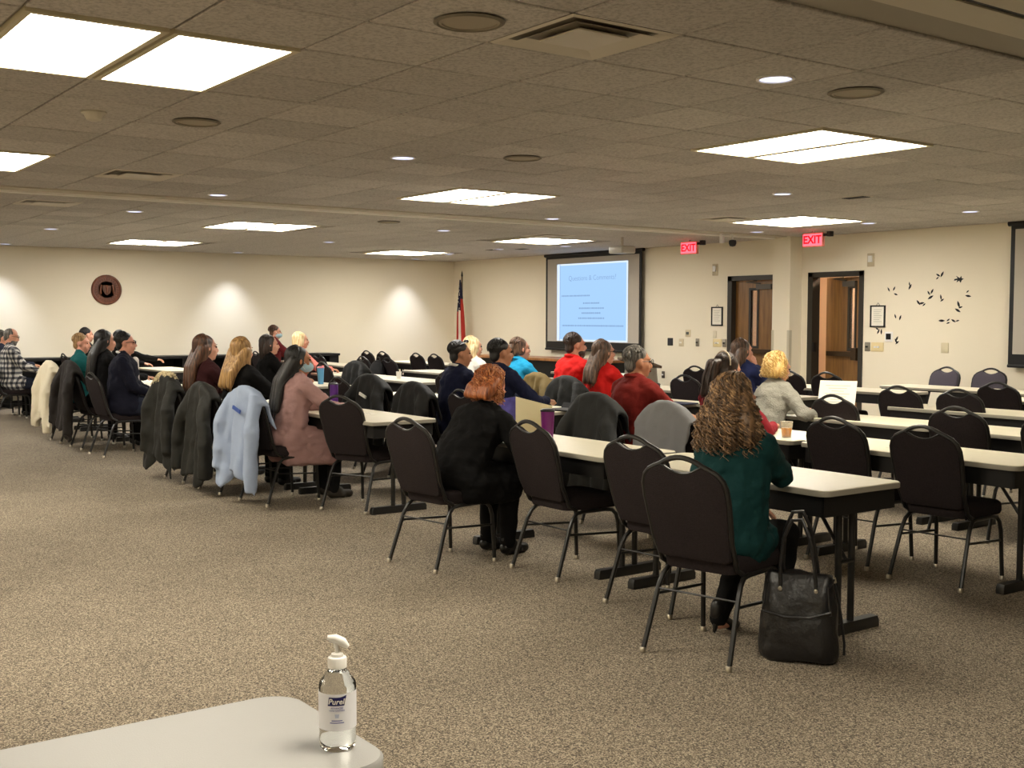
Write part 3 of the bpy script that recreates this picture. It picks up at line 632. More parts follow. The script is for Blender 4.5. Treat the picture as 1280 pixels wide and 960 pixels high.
for c in [
 (-3.77,3.92,13,'dark banquet chair holding the curly haired woman in teal'),
 (-4.54,4.36,6,'empty dark banquet chair directly behind the curly haired woman'),
 (-5.52,4.44,0,'empty dark banquet chair beside the standing purple folder'),
 (-6.15,3.93,8,'dark banquet chair of the red haired woman in black'),
 (-8.30,4.52,22,'empty dark banquet chair right of the woman in the pink dress'),
 (-9.02,4.12,6,'dark banquet chair under the woman in the pink dress'),
 (-9.85,4.07,2,'dark banquet chair of the blonde woman, covered by a black coat'),
 (-10.72,4.06,2,'dark banquet chair of the long brown haired woman with the fur trimmed coat'),
 (-13.14,4.03,3,'dark banquet chair of the person in the navy suit with glasses'),
 (-14.02,4.05,0,'dark banquet chair of the woman with long black hair'),
 (-14.92,4.05,0,'dark banquet chair of the person in the teal jacket'),
 (-18.45,4.05,-4,'dark banquet chair of the man in the plaid shirt'),
 (-19.25,4.05,0,'dark banquet chair at the far left picture edge'),
 (-4.00,6.12,4,'empty dark banquet chair in the second row nearest the right table end'),
 (-4.66,6.17,2,'empty dark banquet chair in the second row beside the orange drink'),
 (-5.75,5.80,0,'dark banquet chair under the grey coat'),
 (-6.48,5.78,0,'dark banquet chair of the man in dark red'),
 (-8.28,5.76,0,'dark banquet chair of the man in navy left of the red hair'),
 (-9.0,5.75,0,'dark banquet chair of the navy jacket man with the clasped hands'),
 (-9.95,5.80,4,'dark banquet chair carrying a black jacket in the second row'),
 (-10.75,5.85,4,'empty dark banquet chair behind the purple bottle'),
 (-13.15,5.75,0,'dark banquet chair of the short dark haired woman in black'),
 (-18.6,5.65,0,'dark banquet chair of the black haired person with the outstretched arm'),
 (-20.3,5.6,0,'dark banquet chair by the left wall in the second row'),
 (-4.72,7.56,3,'empty dark banquet chair in the third row, right end'),
 (-3.98,7.5,2,'empty dark banquet chair cut by the right picture edge'),
 (-6.02,7.86,2,'empty dark banquet chair in the third row beside the grey sweater woman'),
 (-6.62,7.28,0,'dark banquet chair of the blonde curly woman in grey'),
 (-8.6,7.2,0,'dark banquet chair of the woman in red, with a dark coat'),
 (-9.2,7.3,0,'dark banquet chair of the bearded man in red'),
 (-10.1,7.3,0,'dark banquet chair of the woman in turquoise'),
 (-10.95,7.3,0,'dark banquet chair of the fair haired person behind the navy men'),
 (-13.6,7.6,4,'empty dark banquet chair in the third row left of the black jackets'),
 (-14.6,7.6,0,'empty dark banquet chair in the third row behind the blue tumbler'),
 (-15.45,7.3,0,'dark banquet chair of the blonde woman in coral'),
 (-6.5,9.38,3,'empty dark banquet chair in the fourth row, left of its pair at right'),
 (-5.9,9.40,3,'empty dark banquet chair in the fourth row, right of its pair at right'),
 (-8.25,8.8,0,'dark banquet chair of the long haired woman in blue'),
 (-9.1,9.2,4,'empty dark banquet chair left of the long haired woman in blue'),
 (-15.6,9.2,4,'empty dark banquet chair beside the black backpack'),
 (-16.4,9.2,0,'empty dark banquet chair in the fourth row behind the third row jackets'),
 (-18.0,9.2,3,'empty dark banquet chair in the fourth row, right of the far left pair'),
 (-18.6,9.2,3,'empty dark banquet chair in the fourth row, left of the far left pair'),
 (-19.8,8.85,0,'dark banquet chair of the masked man'),
 (-6.35,10.75,2,'empty dark banquet chair in the fifth row at the right picture edge'),
 (-9.2,11.0,4,'empty dark banquet chair before the wall stub'),
 (-8.65,11.02,4,'empty dark banquet chair in front of the ajar door'),
 (-10.75,11.0,4,'empty dark banquet chair in front of the wall switches'),
 (-10.3,11.0,0,'empty dark banquet chair in front of the closed door'),
 (-19.2,10.8,3,'empty dark banquet chair in the fifth row, leftmost of the far group'),
 (-18.6,10.8,3,'empty dark banquet chair in the fifth row, second of the far group'),
 (-17.4,10.8,3,'empty dark banquet chair in the fifth row, third of the far group'),
 (-16.8,10.8,3,'empty dark banquet chair in the fifth row, fourth of the far group'),
]: chair(*c)
chair(-8.75,12.85,176,'blue grey banquet chair facing the room behind the head table, left one',True)
chair(-8.15,12.95,184,'blue grey banquet chair facing the room behind the head table, right one',True)

# ------------------------------------------------------------------ training tables
TL,TD=1.53,.60
tb=MB(); slab(tb,rrect(TL,TD,.05,5),.722,.742,.003); top_me=tb.mesh('tabletop',M_LAMINATE)
tb=MB(); slab(tb,rrect(TL+.006,TD+.006,.052,5),.712,.7385,.002); edge_me=tb.mesh('edge_band',M_TABLE_EDGE)
tb=MB()
for lo,hi in (((-TL/2+.03,-TD/2+.03,.61),(TL/2-.03,-TD/2+.045,.713)),((-TL/2+.03,TD/2-.045,.61),(TL/2-.03,TD/2-.03,.713)),((-TL/2+.03,-TD/2+.03,.61),(-TL/2+.045,TD/2-.03,.713)),((TL/2-.045,-TD/2+.03,.61),(TL/2-.03,TD/2-.03,.713))): tb.b2(lo,hi)
apron_me=tb.mesh('apron',M_BLACKLAM,False)
tb=MB()
for s in (-.05,.05): tb.tube([(0,s,.05),(0,s,.71)],.018,10)
leg_me=tb.mesh('leg',M_BLACKMETAL)
tb=MB(); tb.loft([[(a,b,0) for a,b in rrect(.055,.50,.008,2)],[(a,b,.035) for a,b in rrect(.055,.50,.008,2)],[(a,b*.96,.055) for a,b in rrect(.05,.50,.008,2)]]); foot_me=tb.mesh('foot',M_BLACKMETAL)
brace_me={}
for s in (1,-1):
    tb=MB(); tb.tube([(s*.66,0,.36),(s*.40,0,.70)],.01,8); tb.tube([(s*.66,-.05,.36),(s*.66,.05,.36)],.012,8); brace_me[s]=tb.mesh('brace',M_BLACKMETAL)
def table(x1,y0,label,panel=False,name='training_table'):
    o=thing(name,label,'table',(x1-TL/2,y0+TD/2,0),0,'white topped training tables')
    link('tabletop',top_me,o); link('edge_band',edge_me,o); link('apron',apron_me,o)
    for s in (1,-1):
        l=link('leg',leg_me,o,(s*.65,0,0)); link('foot',foot_me,l); link('brace',brace_me[s],o)
    if panel: MB().b2((-TL/2+.03,-TD/2+.02,.42),(TL/2-.03,-TD/2+.03,.713)).build('modesty_panel',M_BLACKLAM,o,False)
    return o
T1,T2,T3,T4,T5=4.33,5.95,7.5,9.05,10.72
RIGHT=(-3.49,-5.09); MID=(-7.85,-9.45); LEFT=(-12.35,-13.95,-15.55,-17.15,-18.75)
for y,row,cols in (
 (T1,R1,{-3.49:'at the curly haired woman and the black tote',-5.09:'with the purple folder and tumbler',-7.85:'where the woman in pink writes',-9.45:'before the blonde and the brown haired women',-13.1:'before the person in the navy suit',-14.7:'before the woman with long black hair',-16.3:'left of the person in teal',-17.9:'before the man in plaid'}),
 (T2,R2,{-3.49:'with the orange drink cup, right end',-5.09:'before the man in dark red',-7.85:'before the two men in navy',-9.45:'behind the purple bottle',-12.35:'with the blue tumbler',-13.95:'left of the short dark haired woman',-17.15:'beside the outstretched arm'}),
 (T3,R3,{-3.49:'at the right picture edge',-5.09:'where the grey sweater woman reads',-7.85:'before the bearded man in red',-9.45:'before the woman in turquoise',-12.35:'behind the two black jackets',-13.95:'before the blonde woman in coral'}),
 (T4,R4,{-3.49:'at the right picture edge',-5.09:'with the small standing card',-7.85:'before the long haired woman in blue',-9.45:'with the black mug nearby',-12.35:'left of the partition track',-13.95:'behind the black backpack',-17.15:'before the far left chair pair',-18.75:'before the masked man'}),
 (T5,R5,{-5.2:'behind the fourth row chair pair',-7.7:'in front of the ajar door',-9.3:'in front of the closed door',-12.35:'near the front desk',-15.9:'before the third and fourth far chairs',-17.5:'before the leftmost far chairs'})):
    for x,t in cols.items(): table(x,y,f'white training table in the {row}, {t}')
table(-7.25,11.85,'white head table with black front panel, left unit',True,'head_table'); table(-5.7,11.85,'white head table with black front panel, right unit',True,'head_table')

# near folding table with the sanitizer
nt_=thing('folding_table','pale grey plastic folding table in the bottom left foreground','table',(-2.045,.13,0))
mb=MB(); slab(mb,rrect(.47,1.84,.075,8),.705,.74,.006); mb.build('tabletop',M_GREYPLASTIC,nt_)
mb=MB(); slab(mb,rrect(.43,1.8,.06,6),.67,.706,.004); mb.build('underframe',mat('under_grey',(.5,.48,.45),.5),nt_)
for s in (1,-1):
    mb=MB(); mb.tube([(-.17,s*.68,0),(-.17,s*.68,.67)],.014,8); mb.tube([(.17,s*.68,0),(.17,s*.68,.67)],.014,8); mb.tube([(-.17,s*.68,.2),(.17,s*.68,.2)],.01,8); mb.build('leg',M_BLACKMETAL,nt_)
# hand sanitizer pump bottle
hs=thing('sanitizer_bottle','clear pump bottle of hand sanitizer on the grey folding table','bottle',(-1.925,.985,.74))
SC_=1.0
prof=[(0,.001),(.028,.0),(.033,.006),(.034,.02),(.0335,.03),(.034,.04),(.0345,.120),(.033,.1245),(.018,.1455),(.0155,.148),(.015,.155)]
M_CLEAR=mat('clear_pet',(.97,.98,.98),.03,trans=1,ior=1.33)
MB().lathe(prof,seg=36).build('bottle',M_CLEAR,hs)
lab=MB(); 
def lf_(u,v):
    a=-PI*.5+ (u-.5)*2*PI*.86+YAW*0; return (.0349*math.cos(a),.0349*math.sin(a),.042+.068*v)
lab.grid(lf_,40,4); lbo=lab.build('label',mat('label_film',(.93,.93,.95),.4),hs)
MB().lathe([(.0155,.15),(.0175,.151),(.0175,.168),(.0165,.17),(.011,.171),(.011,.176),(.0085,.177),(.0045,.178),(.0045,.190),(.0,.190)],seg=24).build('pump_collar',M_WHITEPLASTIC,hs)
mb=MB(); mb.lathe([(.0055,.186),(.007,.196)],seg=14); mb.tube([(.0,.0,.1975),(.006,0,.199),(-.014,0,.2035)][::-1],[.006,.0075,.007],12); mb.tube([(-.018,0,.207),(-.004,0,.2045),(.010,0,.197),(.02,0,.188)],[.004,.0085,.009,.004],12); mb.build('pump_head',M_WHITEPLASTIC,hs)
M_NAVY=mat('label_navy',(.1,.1,.36),.4); M_LILAC=mat('label_blue',(.35,.36,.66),.5)
def wrap(me,name,mr=.0353,z=0,ang=-PI/2):
    for v in me.vertices:
        a=ang+v.co.x/mr; r=mr+v.co.z; zz=v.co.y+z; v.co=(r*math.cos(a),r*math.sin(a),zz)
    return link(name,me,lbo)
bn=MB(); pts=[(-.0135,-.0065),(.0105,-.006),(.014,.0085),(.0045,.0055),(-.0115,.0055)]
def ban():
    mb=MB(); n=12
    top=[((-.0115+.0255*k/n)*1.3,.0075+.0036*max(0,(k/n-.55)/.45)**1.5) for k in range(n+1)]; bot=[((-.0135+.024*k/n)*1.3,-.0085+.0006*k/n) for k in range(n+1)]
    vs=[(x,y,0) for x,y in bot]+[(x,y,0) for x,y in top]; fs=[(k,k+1,n+2+k,n+1+k) for k in range(n)]
    mb.add(vs,fs); return mb.mesh('logo_banner',M_NAVY,False)
wrap(ban(),'logo_banner',z=.097,mr=.0352)
wrap(text_mesh('Purell',.0142,M_WHITEPLASTIC,.0002,shear=.2,offset=.00025),'logo_lettering',z=.0963,mr=.0356)
wrap(text_mesh('ADVANCED',.0042,M_LILAC,.0001),'small_print',z=.0845); wrap(text_mesh('HAND SANITIZER',.0036,M_LILAC,.0001),'small_print',z=.0800)
dd=MB(); dd.add([(-.003,-.004,0),(.003,-.004,0),(.004,.003,0),(-.004,.003,0)],[(0,1,2,3)]); wrap(dd.mesh('small_print',mat('label_pale',(.72,.75,.84),.5),False),'emblem',z=.0705)
for z,w in ((.0615,.010),(.0575,.013)):
    dd=MB(); n=10; dd.add([(-w+2*w*k/n,s*.0008,0) for s in(-1,1) for k in range(n+1)],[(k,k+1,n+2+k,n+1+k) for k in range(n)]); wrap(dd.mesh('print_bar',M_LILAC,False),'print_bar',z=z)
hs.rotation_euler=(0,0,math.radians(61)); hs.scale=(1.02,1.02,1.02)

# ------------------------------------------------------------------ small things on tables and floor
TZ=.742
def cup(label,x,y,h,r0,r1,m,z=TZ,drink=None,lid=None,name='cup'):
    o=thing(name,label,'cup',(x,y,z)); t=.0025
    MB().lathe([(0,0),(r0,0),(r1,h),(r1+.002,h+.002),(r1-t,h),(r0-t,.004),(0,.004)],seg=22).build('body',m,o)
    if drink: k=.62; MB().lathe([(0,.004),(r0-t,.0045),(r0-t+(r1-r0)*k,h*k),(0,h*k)],seg=20).build('drink',drink,o)
    if lid: MB().lathe([(r1+.002,h-.004),(r1+.003,h+.004),(r1*.8,h+.014),(0,h+.014)],seg=22).build('lid',lid,o)
    return o
cup('clear plastic cup half full of orange juice on the second row table',-5.27,6.12,.105,.03,.042,mat('clear_cup',(.97,.96,.92),.08,trans=.85,ior=1.2),drink=mat('orange_drink',(.95,.62,.12),.3))
cup('brown paper cup in front of the curly haired woman',-4.17,4.72,.1,.028,.04,mat('kraft_cup',(.62,.48,.32),.7),lid=M_WHITEPLASTIC)
cup('tall light blue insulated tumbler with a pink lid',-12.78,6.34,.20,.033,.043,mat('tumbler_blue',(.36,.6,.76),.35),lid=mat('tumbler_lid',(.85,.5,.55),.4),name='tumbler')
cup('purple water bottle behind the pink dress woman',-9.37,4.78,.21,.037,.037,mat('bottle_purple',(.33,.16,.48),.35),lid=mat('bottle_lid',(.3,.3,.32),.4),name='water_bottle')
cup('translucent purple tumbler with dark lid near the folder',-6.0,4.62,.20,.036,.046,mat('tumbler_purple',(.42,.14,.4),.3),lid=mat('dark_lid',(.12,.11,.12),.4),name='tumbler')
cup('white paper cup on the third row table beside the black mug',-8.9,8.0,.11,.03,.04,M_WHITEPLASTIC,name='paper_cup')
cup('black travel mug on the third row table',-8.62,8.02,.14,.042,.046,M_BLACKLAM,lid=M_BLACKLAM,name='travel_mug')
cup('small white cup on the far third row table',-13.4,7.8,.09,.03,.038,M_WHITEPLASTIC,name='paper_cup')
def sheet(label,x,y,rz,w=.216,d=.279,z=TZ,m=M_PAPER,name='paper_sheet'):
    o=thing(name,label,'paper',(x,y,z),math.radians(rz))
    mb=MB(); mb.b2((-w/2,-d/2,0),(w/2,d/2,.002)); mb.build('page',m,o,False)
    mb=MB()
    for k in range(9): mb.b2((-w*.36,d*.34-k*d*.075,.002),(w*.36-(k%3)*w*.1,d*.355-k*d*.075,.0023))
    mb.build('print_lines',mat('print_grey',(.72,.69,.64)),o,False); return o
sheet('loose white sheet before the empty second row chair',-4.4,6.3,8)
sheet('white sheet beside the orange juice cup',-5.0,6.18,-12)
sheet('white agenda sheet under the pink dress woman\'s hand',-8.62,4.62,-20)
sheet('white sheet on the table of the blonde woman',-9.9,4.6,5)
sheet('white sheet before the person in the navy suit',-13.0,4.6,0)
sheet('open white binder page by the outstretched arm',-17.6,6.2,0,.4,.3)
sheet('white sheet beside the far black chair in the third row',-14.3,7.75,0)
sheet('white sheet on the fourth row table near the standing card',-6.0,9.35,10)
sheet('white sheet on the nearest table right of the red haired woman',-6.35,4.55,10)
sheet('printed sheets on the third row table before the red shirts',-8.35,7.75,0)
cd=thing('standing_card','small white tent card on the fourth row table','card',(-6.35,9.45,TZ)); MB().loft([[(-.07,-.05,0),(.07,-.05,0),(.07,-.046,0),(-.07,-.046,0)],[(-.07,0,.13),(.07,0,.13),(.07,.004,.13),(-.07,.004,.13)]]).build('front_panel',M_PAPER,cd,False); MB().loft([[(-.07,.05,0),(.07,.05,0),(.07,.046,0),(-.07,.046,0)],[(-.07,.004,.13),(.07,.004,.13),(.07,.0,.13),(-.07,.0,.13)]]).build('rear_panel',M_PAPER,cd,False)
tbk=thing('portfolio','dark blue portfolio lying on the third row table','folder',(-7.95,7.68,TZ),.1); mb=MB(); slab(mb,rrect(.32,.24,.01,3),0,.012,.002); mb.build('cover',mat('portfolio_blue',(.13,.17,.3),.5),tbk); MB().tube([(-.12,-.13,.008),(.12,-.13,.008)],.009,8).build('pen',M_BLACKLAM,tbk)
# standing brochure folder before the red haired woman
bf=thing('brochure_folder','open standing folder with purple blue cover and cream inside','folder',(-6.5,4.72,TZ),math.radians(50))
mb=MB(); mb.loft([[(-.16,-.06,0),(.0,.04,0),(.0,.044,0),(-.16,-.056,0)],[(-.16,-.09,.24),(.0,.03,.26),(.0,.034,.26),(-.16,-.086,.24)]]); mb.build('cover',mat('folder_purple',(.36,.34,.66),.4,var=.35,vscale=12),bf,False)
mb=MB(); mb.loft([[(.0,.04,0),(.24,-.02,0),(.24,-.016,0),(.0,.044,0)],[(.0,.03,.26),(.26,-.02,.2),(.26,-.016,.2),(.0,.034,.26)]]); mb.build('inside_page',mat('folder_cream',(.9,.86,.7),.6),bf,False)
# paper held by the blonde curly woman
ph=thing('held_paper','printed white paper held up by the curly blonde woman in grey','paper',(-6.12,7.72,.80),math.radians(28)); Rp=Matrix.Rotation(math.radians(62),3,'X')
mb=MB(); mb.box((0,0,.12),(.30,.27,.002),Rp); mb.build('page',M_PAPER,ph,False); mb=MB()
for k in range(8): mb.box(Rp@Vector((0,.09-k*.025,.0015))+Vector((0,0,.12)),(.2-(k%3)*.05,.005,.0006),Rp)
mb.build('print_lines',mat('print_grey',(.7,.7,.7)),ph,False)
# white pump bottle on front desk
pbx=thing('desk_bottle','white pump bottle on the front desk below the screen','bottle',(-17.6,12.75,.835)); MB().lathe([(0,0),(.05,0),(.055,.02),(.055,.15),(.02,.18),(.02,.2),(.03,.2),(.03,.22),(0,.22)],seg=18).build('body',M_WHITEPLASTIC,pbx); MB().tube([(0,0,.21),(0,0,.26),(.06,0,.255)],.012,8).build('pump',M_WHITEPLASTIC,pbx)
lap=thing('laptop','thin dark laptop on the table behind the dark coats','laptop',(-7.9,6.3,TZ),.2); mb=MB(); slab(mb,rrect(.33,.23,.01,3),0,.014,.002); mb.build('base',M_BLACKLAM,lap); mb=MB(); mb.box((0,.13,.03),(.33,.01,.06),Matrix.Rotation(-.6,3,'X')); mb.build('lid',M_BLACKLAM,lap,False)
# backpack by the far chair
bk=thing('backpack','black backpack hanging on a fourth row chair','bag',(-15.75,8.78,.42)); mb=MB(); mb.ell((0,0,.22),(.17,.12,.26)); mb.ell((0,-.09,.16),(.13,.07,.15)); b_=mb.build('body',mat('pack_black',(.09,.09,.1),.7),bk); remesh(b_,.015,4); MB().tube([(-.05,.02,.46),(-.04,.02,.52),(.04,.02,.52),(.05,.02,.46)],.01,8).build('handle',M_BLACKLAM,bk)

# black leather tote on the floor
M_LEATHER=mat('tote_leather',(.085,.08,.085),.38,bump=.35,bscale=45,spec=.5)
tt=thing('tote_bag','black leather tote bag standing on the floor by the table leg','bag',(-3.44,4.10,0),math.radians(32)); tt.scale=(1.02,1.02,1.17)
def tr(w,d,z,sx=0): return [(x+sx,y,z) for x,y in rrect(w,d,min(w,d)*.42,6)]
mb=MB(); mb.loft([tr(.30,.15,.0),tr(.345,.19,.012),tr(.355,.205,.06),tr(.34,.19,.14),tr(.325,.165,.22),tr(.30,.12,.29),tr(.285,.07,.335),tr(.275,.05,.345)]); b_=mb.build('body',M_LEATHER,tt)
d_=b_.modifiers.new('sub','SUBSURF'); d_.levels=2; d_.render_levels=2
tx=bpy.data.textures.new('crumple','CLOUDS'); tx.noise_scale=.09; dm_=b_.modifiers.new('d','DISPLACE'); dm_.texture=tx; dm_.strength=.028; dm_.mid_level=.5
mb=MB()
for s in (1,-1): mb.tube([(.146,s*.09,.2),(.147*.9,s*.06,.3),(.15,0,.325)],.006,6); mb.tube([(-.146,s*.09,.2),(-.147*.9,s*.06,.3),(-.15,0,.325)],.006,6)
mb.tube([(-.15,-.1,.2),(-.05,-.115,.185),(.06,-.115,.19),(.15,-.1,.215)],.005,6); mb.build('seam',M_LEATHER,tt)
for s,h in ((-1,.0),(1,.03)):
    mb=MB(); pts=[(-.075,s*.055,.27),(-.08,s*.045,.36),(-.07,s*.02-.01,.47+h),(-.035,s*.01-.01,.545+h),(.01,s*.01-.01,.55+h),(.045,s*.02-.01,.48+h),(.07,s*.045,.37),(.08,s*.055,.27)]
    mb.tube(pts,.0085,8); mb.build('handle',M_LEATHER,tt)
for x in (-.075,.08):
    for s in (-1,1): MB().lathe([(0,0),(.009,0),(.009,.004),(0,.006)],c=(x,s*.066,.285),M=Matrix.Rotation(s*-PI/2,3,'X'),seg=10).build('rivet',M_CHROME,tt)
mb=MB(); mb.tube([(.145,0,.325),(.165,-.01,.27),(.185,-.02,.18),(.2,-.025,.08),(.2,-.03,.04)],.006,6); mb.build('shoulder_strap',M_LEATHER,tt); MB().tube([(.145,0,.33),(.15,0,.31)],.011,8).build('clasp',M_CHROME,tt)

# ------------------------------------------------------------------ coats over chair backs
def coat(label,x,y,rz,m,zlow=.28,w=.27,flare=.35,front=.2,seed=1,top=.955,sleeves=((-1,.42),(1,.36)),fur=None,name='draped_coat',lining=None,amp=.022,bulge=.0):
    o=thing(name,label,'coat',(x,y,0),math.radians(rz)); r=random.Random(seed); ph=r.uniform(0,6)
    def fn(u,v):
        U=2*u-1; zt=top-.13*abs(U)**2.6; x=U*w
        if v<.18:
            t=1-v/.18; return Vector((x*(1-.05*t), -.225-.065*(1-t)+.02*math.sin(U*6+ph)*t, zt-front*t-.01))
        if v<.26:
            t=(v-.18)/.08; a=PI*t; return Vector((x,-.322-.036*(1-math.cos(a))*.9, zt+.018*math.sin(a)))
        t=(v-.26)/.74; zl=zlow+.05*math.sin(3.1*U+ph)+.035*math.sin(7*U+ph*2)-.05*U*U
        fo=amp*(math.sin(U*8+ph)+.6*math.sin(U*15+ph*1.7+t*2))*(.25+t)
        return Vector((x*(1+flare*t)+.012*math.sin(t*9+U*4+ph), -.39-bulge*math.sin(PI*t)-.06*t-fo, zt-(zt-zl)*t))
    mb=MB(); mb.grid(fn,34,34)
    for s_,zl in sleeves:
        n=8; px=[]; rs=[]
        for k in range(n+1):
            t=k/n; px.append((s_*(w*.62+w*.42*min(1,t*2.2)+.02*math.sin(t*5+ph)),-.36-.07*min(1,t*3)-.03*t,top-.06-(top-.06-zl)*t)); rs.append(.04+.018*math.sin(min(1,t*2)*PI*.5)-.014*t+.005*math.sin(t*17+ph))
        mb.tube(px,rs,12)
    b_=mb.build('body',m,o,ang=180); so=b_.modifiers.new('s','SOLIDIFY'); so.thickness=.026; so.offset=0; remesh(b_,.0145,4,.022,.11)
    if fur:
        fm_=MB(); rf=random.Random(seed); path=[]
        for k in range(60):
            a=k/59; U=.45-1.45*min(1,a*1.5); dz=max(0,a-.667)*1.0
            path.append(Vector((U*w*.97,-.34-.03*a,top+.012-.13*abs(U)**2.6-dz)))
        fm_.tube(path,[.03+.008*math.sin(k*1.3) for k in range(60)],8)
        for k in range(800):
            p0=path[rf.randrange(60)]; d=Vector((rf.uniform(-1,1),rf.uniform(-1,1),rf.uniform(-.6,1))).normalized()
            fm_.tube([p0+d*.02,p0+d*.045,p0+d*.062+Vector((0,0,-.012))],[.009,.007,.0015],4)
        fm_.build('fur_trim',fur,o,ang=180)
    if lining: MB().box((.02,-.445,.80),(.12,.012,.028),Matrix.Rotation(.3,3,'Y')).build('label_strip',lining,o,False)
    return o
K_BLACK=mat('coat_black',(.06,.06,.058),.75,bump=.3,bscale=25); K_OLIVE=mat('coat_olive',(.095,.095,.08),.7,bump=.3,bscale=25)
K_LBLUE=mat('coat_lightblue',(.62,.68,.79),.7,bump=.2,bscale=30); K_BROWN=mat('coat_brown',(.115,.092,.08),.8,bump=.2,bscale=30)
K_CREAM=mat('coat_cream',(.84,.8,.7),.8,bump=.3,bscale=30); K_DGREY=mat('coat_darkgrey',(.15,.155,.157),.8,bump=.2,bscale=40); K_GREY=mat('coat_grey',(.5,.5,.51),.85,bump=.2,bscale=40)
K_GOLD=mat('coat_tan',(.45,.38,.22),.8)
coat('dark olive parka with cream fur hood over the brown haired woman\'s chair',-10.72,4.06,2,K_OLIVE,.18,.26,.3,seed=3,top=.99,fur=mat('fur_cream',(.8,.74,.6),.95),sleeves=((1,.3),(-1,.28)))
coat('long black coat over the blonde woman\'s chair',-9.85,4.07,2,K_OLIVE,.16,.27,.28,seed=5,top=.96,sleeves=((1,.16),(-1,.2)),amp=.03)
coat('light blue jacket hung over the pink dress woman\'s chair',-9.02,4.12,6,K_LBLUE,.22,.26,.2,seed=8,top=.965,sleeves=((1,.14),(-1,.3)),amp=.028,lining=mat('lining_blue',(.25,.36,.66),.6))
coat('dark brown coat over the chair of the woman with long black hair',-14.02,4.05,0,K_BROWN,.22,.28,.35,seed=11,top=1.02,sleeves=((1,.2),(-1,.3)))
coat('cream white jacket over the chair of the person in teal',-14.92,4.05,0,K_CREAM,.30,.26,.45,seed=13,top=.99,sleeves=((1,.14),(-1,.2)))
coat('grey fabric coat over the empty looking second row chair back',-5.75,5.80,0,K_GREY,.45,.26,.05,seed=17,top=.965,sleeves=(),amp=.01)
coat('dark grey jacket over the chair of the man in dark red',-6.48,5.78,0,K_DGREY,.25,.28,.15,seed=19,top=.985,sleeves=((1,.3),(-1,.3)))
coat('dark grey coat over the chair of the woman in red',-8.6,7.2,0,K_DGREY,.35,.27,.1,seed=21,top=.98,sleeves=((1,.4),))
gcoat=coat('dark coat with tan trim over the chair of the bearded man',-9.2,7.3,0,K_GOLD,.45,.25,.1,seed=23,top=.985,sleeves=((1,.45),),amp=.03)
coat('black jacket over the second row chair, right of the black pair',-9.0,5.75,0,K_BLACK,.3,.30,.25,seed=27,top=.95,sleeves=((1,.3),))
coat('black puffy jacket with white zip pull over the second row chair',-9.95,5.80,4,K_BLACK,.3,.29,.2,seed=29,top=.98,sleeves=((1,.35),(-1,.35)),lining=M_WHITEPLASTIC)
coat('black coat over the third row chair at left',-13.6,7.6,4,K_BLACK,.35,.28,.2,seed=31,top=.96,sleeves=((1,.4),))
# ------------------------------------------------------------------ people
SK_LIGHT=mat('skin_light',(.84,.62,.52),.5,var=.05,vscale=30,spec=.3); SK_TAN=mat('skin_tan',(.70,.49,.37),.5,var=.05,vscale=30,spec=.3); SK_PINK=mat('skin_rosy',(.88,.64,.55),.5,var=.05,vscale=30,spec=.3)
M_EYE=mat('eye_dark',(.1,.07,.06),.15); M_LIP=mat('lip',(.62,.35,.32),.5); M_GLASS=mat('glasses_frame',(.12,.08,.08),.3)
def cloth(n,c,rough=.85,b=.25,s=60): return mat('cloth_'+n,c,rough,bump=b,bscale=s,spec=.15)
def hairmat(n,c1,c2):
    k='hair_'+n
    if k in MATS: return MATS[k]
    m=bpy.data.materials.new(k); m.use_nodes=True; nt=m.node_tree; b=nt.nodes['Principled BSDF']
    tc=nt.nodes.new('ShaderNodeTexCoord'); mp=nt.nodes.new('ShaderNodeMapping'); mp.inputs['Scale'].default_value=(60,60,6); nt.links.new(tc.outputs['Object'],mp.inputs[0])
    no=nt.nodes.new('ShaderNodeTexNoise'); no.inputs['Scale'].default_value=1.2; no.inputs['Detail'].default_value=4; nt.links.new(mp.outputs[0],no.inputs['Vector'])
    r=nt.nodes.new('ShaderNodeValToRGB'); r.color_ramp.elements[0].position=.35; r.color_ramp.elements[1].position=.65
    r.color_ramp.elements[0].color=(*lin(c1),1); r.color_ramp.elements[1].color=(*lin(c2),1)
    nt.links.new(no.outputs['Fac'],r.inputs[0]); nt.links.new(r.outputs[0],b.inputs['Base Color']); b.inputs['Roughness'].default_value=.42; b.inputs['Specular IOR Level'].default_value=.5
    bp=nt.nodes.new('ShaderNodeBump'); bp.inputs['Strength'].default_value=.5; bp.inputs['Distance'].default_value=.01; nt.links.new(no.outputs['Fac'],bp.inputs['Height']); nt.links.new(bp.outputs[0],b.inputs['Normal'])
    MATS[k]=m; return m
H_BROWNC=hairmat('curly_brown',(.2,.14,.1),(.52,.4,.28)); H_RED=hairmat('auburn',(.42,.2,.1),(.72,.42,.22)); H_BLACK=hairmat('black',(.045,.04,.04),(.12,.105,.1)); H_BLOND=hairmat('blonde',(.5,.36,.2),(.78,.62,.4)); H_BROWN=hairmat('brown',(.17,.1,.07),(.42,.28,.19)); H_DBROWN=hairmat('darkbrown',(.11,.075,.06),(.26,.19,.15)); H_GREY=hairmat('greying',(.16,.15,.14),(.5,.48,.45)); H_YELLOW=hairmat('golden',(.72,.52,.25),(.95,.82,.52)); H_PALE=hairmat('pale',(.75,.62,.42),(.92,.85,.68)); H_ASH=hairmat('ash',(.2,.14,.1),(.44,.33,.25))

